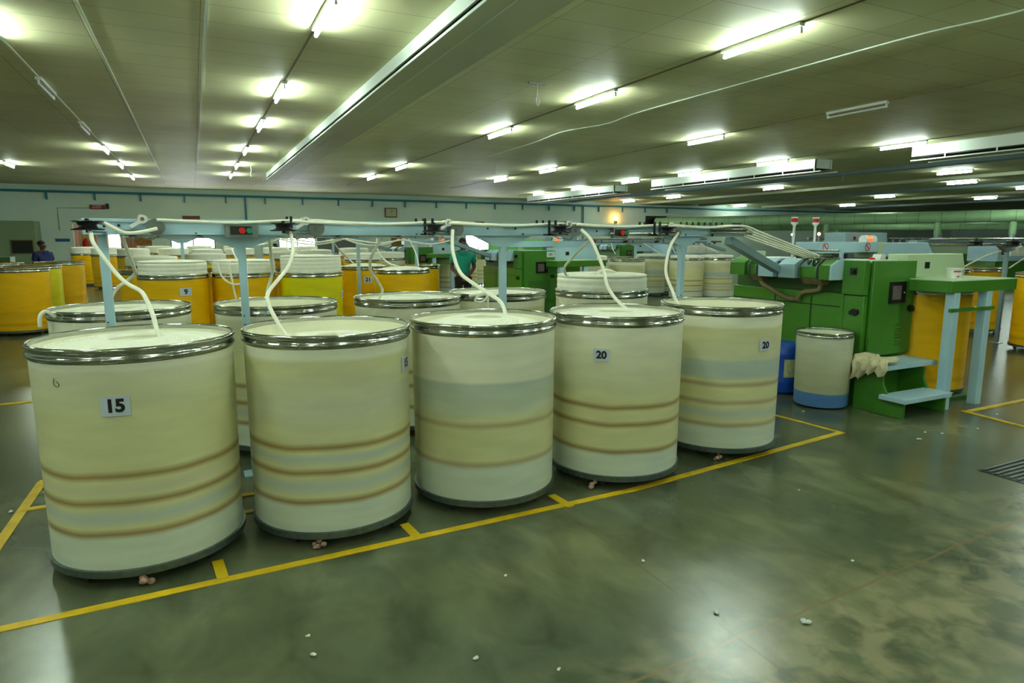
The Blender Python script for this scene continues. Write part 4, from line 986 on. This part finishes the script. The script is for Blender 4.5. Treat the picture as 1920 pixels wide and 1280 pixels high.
MB().sphere((25.1, W-.15, 3.08), .12, sz=1.2).build('glowing_dome', M['flame'], t); MB().box(25.04, 25.16, W-.2, W, 2.75, 2.96).build('lamp_base', M['grey'], t)
tag(MB().box(-2.5, -1.8, W-.03, W, 1.42, 1.82).build('wall_poster', mat('poster', (170, 120, 50), .7, noise=.6, scale=8)), 'yellow and red poster on the wall right of the doorway', 'poster')
tag(MB().box(10.0, 10.7, W-.03, W, 1.3, 1.9).build('wall_poster', mat('poster2', (150, 110, 50), .7, noise=.7, scale=8)), 'brown and yellow poster on the wall right of the grey panel', 'poster')
tag(MB().box(-5.65, -5.1, W-.04, W, 1.62, 1.75).build('wall_notice', mat('notice_blue', (30, 90, 150), .5)), 'small blue strip notice on the wall left of the doorway', 'notice')
m = MB().tube([(-4.2, W-.02, 3.15), (-5.45, W-.02, 3.13), (-5.45, W-.02, 2.1)], .012, 6, smooth=False)
tag(m.build('wall_conduit', M['grey']), 'thin conduit bending down the wall from the red sign', 'conduit')
t = thing('green_partition', 'plain green partition box at the left before the back wall', 'partition', (-8.2, 34.9, 0))
MB().box(-11.5, -6.1, 34.4, 35.6, 0, 2.5).build('partition_panel', M['greenwall'], t)
fr = MB().box(-7.0, -6.2, 34.36, 34.4, 1.1, 1.7).build('notice_board', mat('board_frame', (110, 96, 40), .6), t)
MB().box(-6.96, -6.24, 34.35, 34.37, 1.14, 1.66).build('black_board', M['dark'], fr)
tag(MB().box(-5.2, -4.7, 22.8, 23.4, 0, 1.22).build('dark_box', M['dgreen']), 'dark box standing beside the lone yellow can at the left edge', 'box')
t = thing('fire_extinguisher', 'red fire extinguisher with a yellow tag in the doorway', 'extinguisher', (-4.45, W-.3, 0))
MB().lathe([(0,1.0),(.13,1.0),(.14,1.05),(.14,1.6),(.06,1.7),(.04,1.78),(0,1.78)], -4.45, W-.3, 20).build('cylinder', M['red'], t); MB().box(-4.6, -4.3, W-.35, W-.3, 1.76, 1.84).build('tag_plate', M['yline'], t)
MB().box(-4.6, -4.3, W-.45, W-.15, 0, 1.0).build('stand', M['grey'], t)
tag(MB().box(5.95, 8.0, W-.06, W, 1.0, 2.3).build('grey_wall_panel', M['grey']), 'grey metal panel on the back wall right of the second window', 'panel')
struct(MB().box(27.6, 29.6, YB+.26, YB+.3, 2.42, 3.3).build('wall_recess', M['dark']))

# ================================================================= people
def skin_mesh(nodes, edges, m, name, parent, sub=2):
    """continuous figure grown from joints: nodes = [(xyz, rx, ry)], root first"""
    me = bpy.data.meshes.new('sk'); me.from_pydata([Vector(n[0]) for n in nodes], edges, [])
    o = bpy.data.objects.new('sk', me); C.objects.link(o)
    md = o.modifiers.new('s', 'SKIN'); md.use_smooth_shade = True
    for i, n in enumerate(nodes):
        d = me.skin_vertices[0].data[i]; d.radius = (n[1], n[2] if len(n) > 2 else n[1]); d.use_root = (i == 0)
    sm = o.modifiers.new('u', 'SUBSURF'); sm.levels = sub; sm.render_levels = sub
    bpy.context.view_layer.update()
    dg = bpy.context.evaluated_depsgraph_get(); me2 = bpy.data.meshes.new_from_object(o.evaluated_get(dg))
    bpy.data.objects.remove(o); me2.materials.clear(); me2.materials.append(m)
    for p in me2.polygons: p.use_smooth = True
    r = bpy.data.objects.new(name, me2); C.objects.link(r); r.parent = parent; return r
def person(x, y, rot, label, shirt, H=1.70, arms='clasp', head_turn=0):
    t = thing('person', label, 'person', (x, y, 0)); t.rotation_euler.z = rot; k = H/1.7
    f = -1  # the figure faces -Y
    N = [((0,0,.95*k), .13, .10), ((0,.0,1.12*k), .115, .085), ((0,.0,1.30*k), .15, .10), ((0,0,1.42*k), .10, .08), ((0,.0,1.475*k), .052), ((0,-.01,1.53*k), .056), ((0,-.015,1.59*k), .077, .088), ((0,-.005,1.645*k), .070, .08)]
    E = [(0,1),(1,2),(2,3),(3,4),(4,5),(5,6),(6,7)]
    for s_ in (-1, 1):
        b0 = len(N)
        N += [((s_*.185,0,1.39*k), .058), ((s_*.235,.02,1.12*k), .043)]
        if arms == 'clasp': N += [((s_*.13,-.17,1.0*k), .032), ((s_*.06,-.215,.965*k), .026), ((s_*.03,-.23,.94*k), .03, .02)]
        else: N += [((s_*.25,-.03,.88*k), .032), ((s_*.25,-.05,.82*k), .026), ((s_*.25,-.06,.78*k), .03, .02)]
        E += [(3,b0),(b0,b0+1),(b0+1,b0+2),(b0+2,b0+3),(b0+3,b0+4)]
        pal = Vector(N[-1][0]); d = Vector((-s_*.5, -.2, -1)) if arms == 'clasp' else Vector((0, -.15, -1)); d.normalize()
        for q in range(4):
            lat = Vector((0, .011*(q-1.5)*1.5, 0)) if arms != 'clasp' else Vector((s_*.008*(q-1.5)*1.6, 0, .004*(q-1.5)))
            ln = (.062, .072, .068, .054)[q]; i0 = len(N)
            N += [(tuple(pal+lat*1.0+d*.03), .0095), (tuple(pal+lat*1.25+d*(.03+ln*.5)), .0085), (tuple(pal+lat*1.1+d*(.028+ln)+Vector((0,.012,0))), .0075)]
            E += [(b0+4,i0),(i0,i0+1),(i0+1,i0+2)]
        i0 = len(N); th = Vector((0,-.03,-.012)); N += [(tuple(Vector(N[b0+3][0])+th), .010), (tuple(Vector(N[b0+3][0])+th+Vector((0,-.012,-.03))), .009)]
        E += [(b0+3,i0),(i0,i0+1)]
        h0 = len(N)
        N += [((s_*.09,0,.90*k), .085), ((s_*.10,-.01,.50*k), .058), ((s_*.10,.02,.10*k), .038), ((s_*.105,-.09,.035*k), .032, .025)]
        E += [(0,h0),(h0,h0+1),(h0+1,h0+2),(h0+2,h0+3)]
    skin_mesh(N, E, M['skin'], 'body', t)
    # shirt, trousers, shoes, hair, face
    SN = [((0,0,.93*k), .165, .13), ((0,0,1.12*k), .15, .115), ((0,0,1.32*k), .175, .12), ((0,0,1.425*k), .10, .085)]; SE = [(0,1),(1,2),(2,3)]
    for s_ in (-1, 1):
        b0 = len(SN); SN += [((s_*.20,0,1.385*k), .072), ((s_*.235,.012,1.20*k), .066)]; SE += [(2,b0),(b0,b0+1)]
    skin_mesh(SN, SE, shirt, 'shirt', t)
    m = MB(); 
    for s_ in (-1, 1): m.prism([(s_*.0, 1.475*k), (s_*.07, 1.46*k), (s_*.05, 1.39*k), (s_*.005, 1.36*k)], 'y', -.115, -.095)
    m.build('collar', shirt, None).parent = t
    TN = [((0,0,.93*k), .15, .115)]; TE = []
    for s_ in (-1, 1):
        b0 = len(TN); TN += [((s_*.09,0,.86*k), .10), ((s_*.10,-.01,.50*k), .075), ((s_*.10,.015,.09*k), .062)]; TE += [(0,b0),(b0,b0+1),(b0+1,b0+2)]
    skin_mesh(TN, TE, M['trouser'], 'trousers', t)
    for s_ in (-1, 1):
        m = MB(); m.sphere((s_*.105, -.06, .04), .05, sx=.95, sy=2.4, sz=.75); m.build('shoe', M['dark'], None).parent = t
    m = MB(); m.sphere((0, .022, 1.652*k), .09, sx=.93, sy=1.0, sz=.80, u=20, v=14)
    m.build('hair', M['hair'], None).parent = t
    m = MB(); m.sphere((0, -.107, 1.575*k), .014, sy=1.2, sz=1.5, u=8, v=6); m.build('nose', M['skin'], None).parent = t
    for s_ in (-1, 1):
        m = MB(); m.sphere((s_*.031, -.092, 1.602*k), .009, sx=1.4, u=8, v=6); m.build('eye', M['dark'], None).parent = t
        m = MB(); m.sphere((s_*.082, 0, 1.59*k), .02, sx=.45, sz=1.4, u=8, v=6); m.build('ear', M['skin'], None).parent = t
    m = MB(); m.sphere((0, -.095, 1.545*k), .02, sy=.4, sz=.3, u=8, v=6); m.build('mouth', mat('lips', (80, 40, 36), .6), None).parent = t
    return t
person(4.95, 12.45, math.radians(-18), 'person in a teal short-sleeved shirt and dark trousers, hands clasped, by the far machine', M['teal'], 1.72)
person(-3.35, 19.5, math.radians(50), 'person in a dark blue shirt standing behind the yellow cans at the left', M['navy'], 1.66, arms='down')
person(3.15, 29.5, math.radians(60), 'person with dark hair, only the head showing before the second bright window', M['trouser'], 1.52, arms='down')

# ================================================================= floor bits
t = thing('drain_grate', 'rusty metal drain grate set in the floor at the right edge', 'grate', (5.5, 2.4, 0))
MB().box(5.15, 5.9, 2.12, 2.62, .0, .004).build('drain_pit', M['dark'], t)
m = MB()
for k in range(11): m.box(5.17, 5.88, 2.14+k*.045, 2.155+k*.045, .004, .012)
m.build('grate_bars', M['galv'], t)
GF = 'cotton fluff scattered on the floor'
fl = [(945, 1138), (655, 1102), (1083, 1172), (1485, 1152), (1425, 890), (1640, 880), (1655, 868), (1670, 880), (630, 1080), (190, 928), (25, 952), (1720, 850), (1390, 1125), (1555, 1080), (1035, 1022), (1830, 790), (118, 680), (1490, 745), (1250, 1010)]
FP = [(.93,2.24,.012),(.33,2.55,.014),(1.2,2.03,.009),(2.35,1.82,.02),(3.62,2.93,.008),(5.5,3.28,.016),(5.75,3.38,.012),(5.85,3.3,.012),(.33,2.7,.008),(-.62,4.75,.02),(-1.14,4.85,.018),(6.3,3.25,.01),(2.05,2.05,.012),(3.05,2.1,.01),(1.32,2.78,.008),(7.0,3.45,.01),(-1.9,7.4,.02),(5.35,4.35,.018),(2.05,2.6,.009)]
for i, (x, y, r) in enumerate(FP):
    m = MB()
    for k in range(3): m.sphere((x+random.uniform(-.6, .6)*r, y+random.uniform(-.6, .6)*r, r*.5), r*random.uniform(.5, .8), sx=random.uniform(.8, 1.6), sz=.6, u=8, v=6)
    tag(m.build('cotton_fluff', M['fluff']), 'small tuft of white cotton fluff lying on the floor', 'fluff', GF)
for x, y, lb in ((-.33, 3.49, 'reddish cotton waste caught at the caster of the leftmost front can'), (.52, 3.5, 'cotton waste caught at the caster of the second front can'), (2.36, 3.58, 'cotton waste caught at the caster of the fourth front can'), (3.55, 3.64, 'cotton waste caught at the caster of the last front can')):
    m = MB()
    for k in range(5): m.sphere((x+random.uniform(-.03, .03), y+random.uniform(-.02, .02), .018+.014*(k % 3)), random.uniform(.009, .018), sx=1.2, u=8, v=6)
    tag(m.build('cotton_waste', mat('dirty_cotton', (176, 140, 122), .95, noise=.4, scale=60)), lb, 'cotton waste', 'cotton waste by the casters')
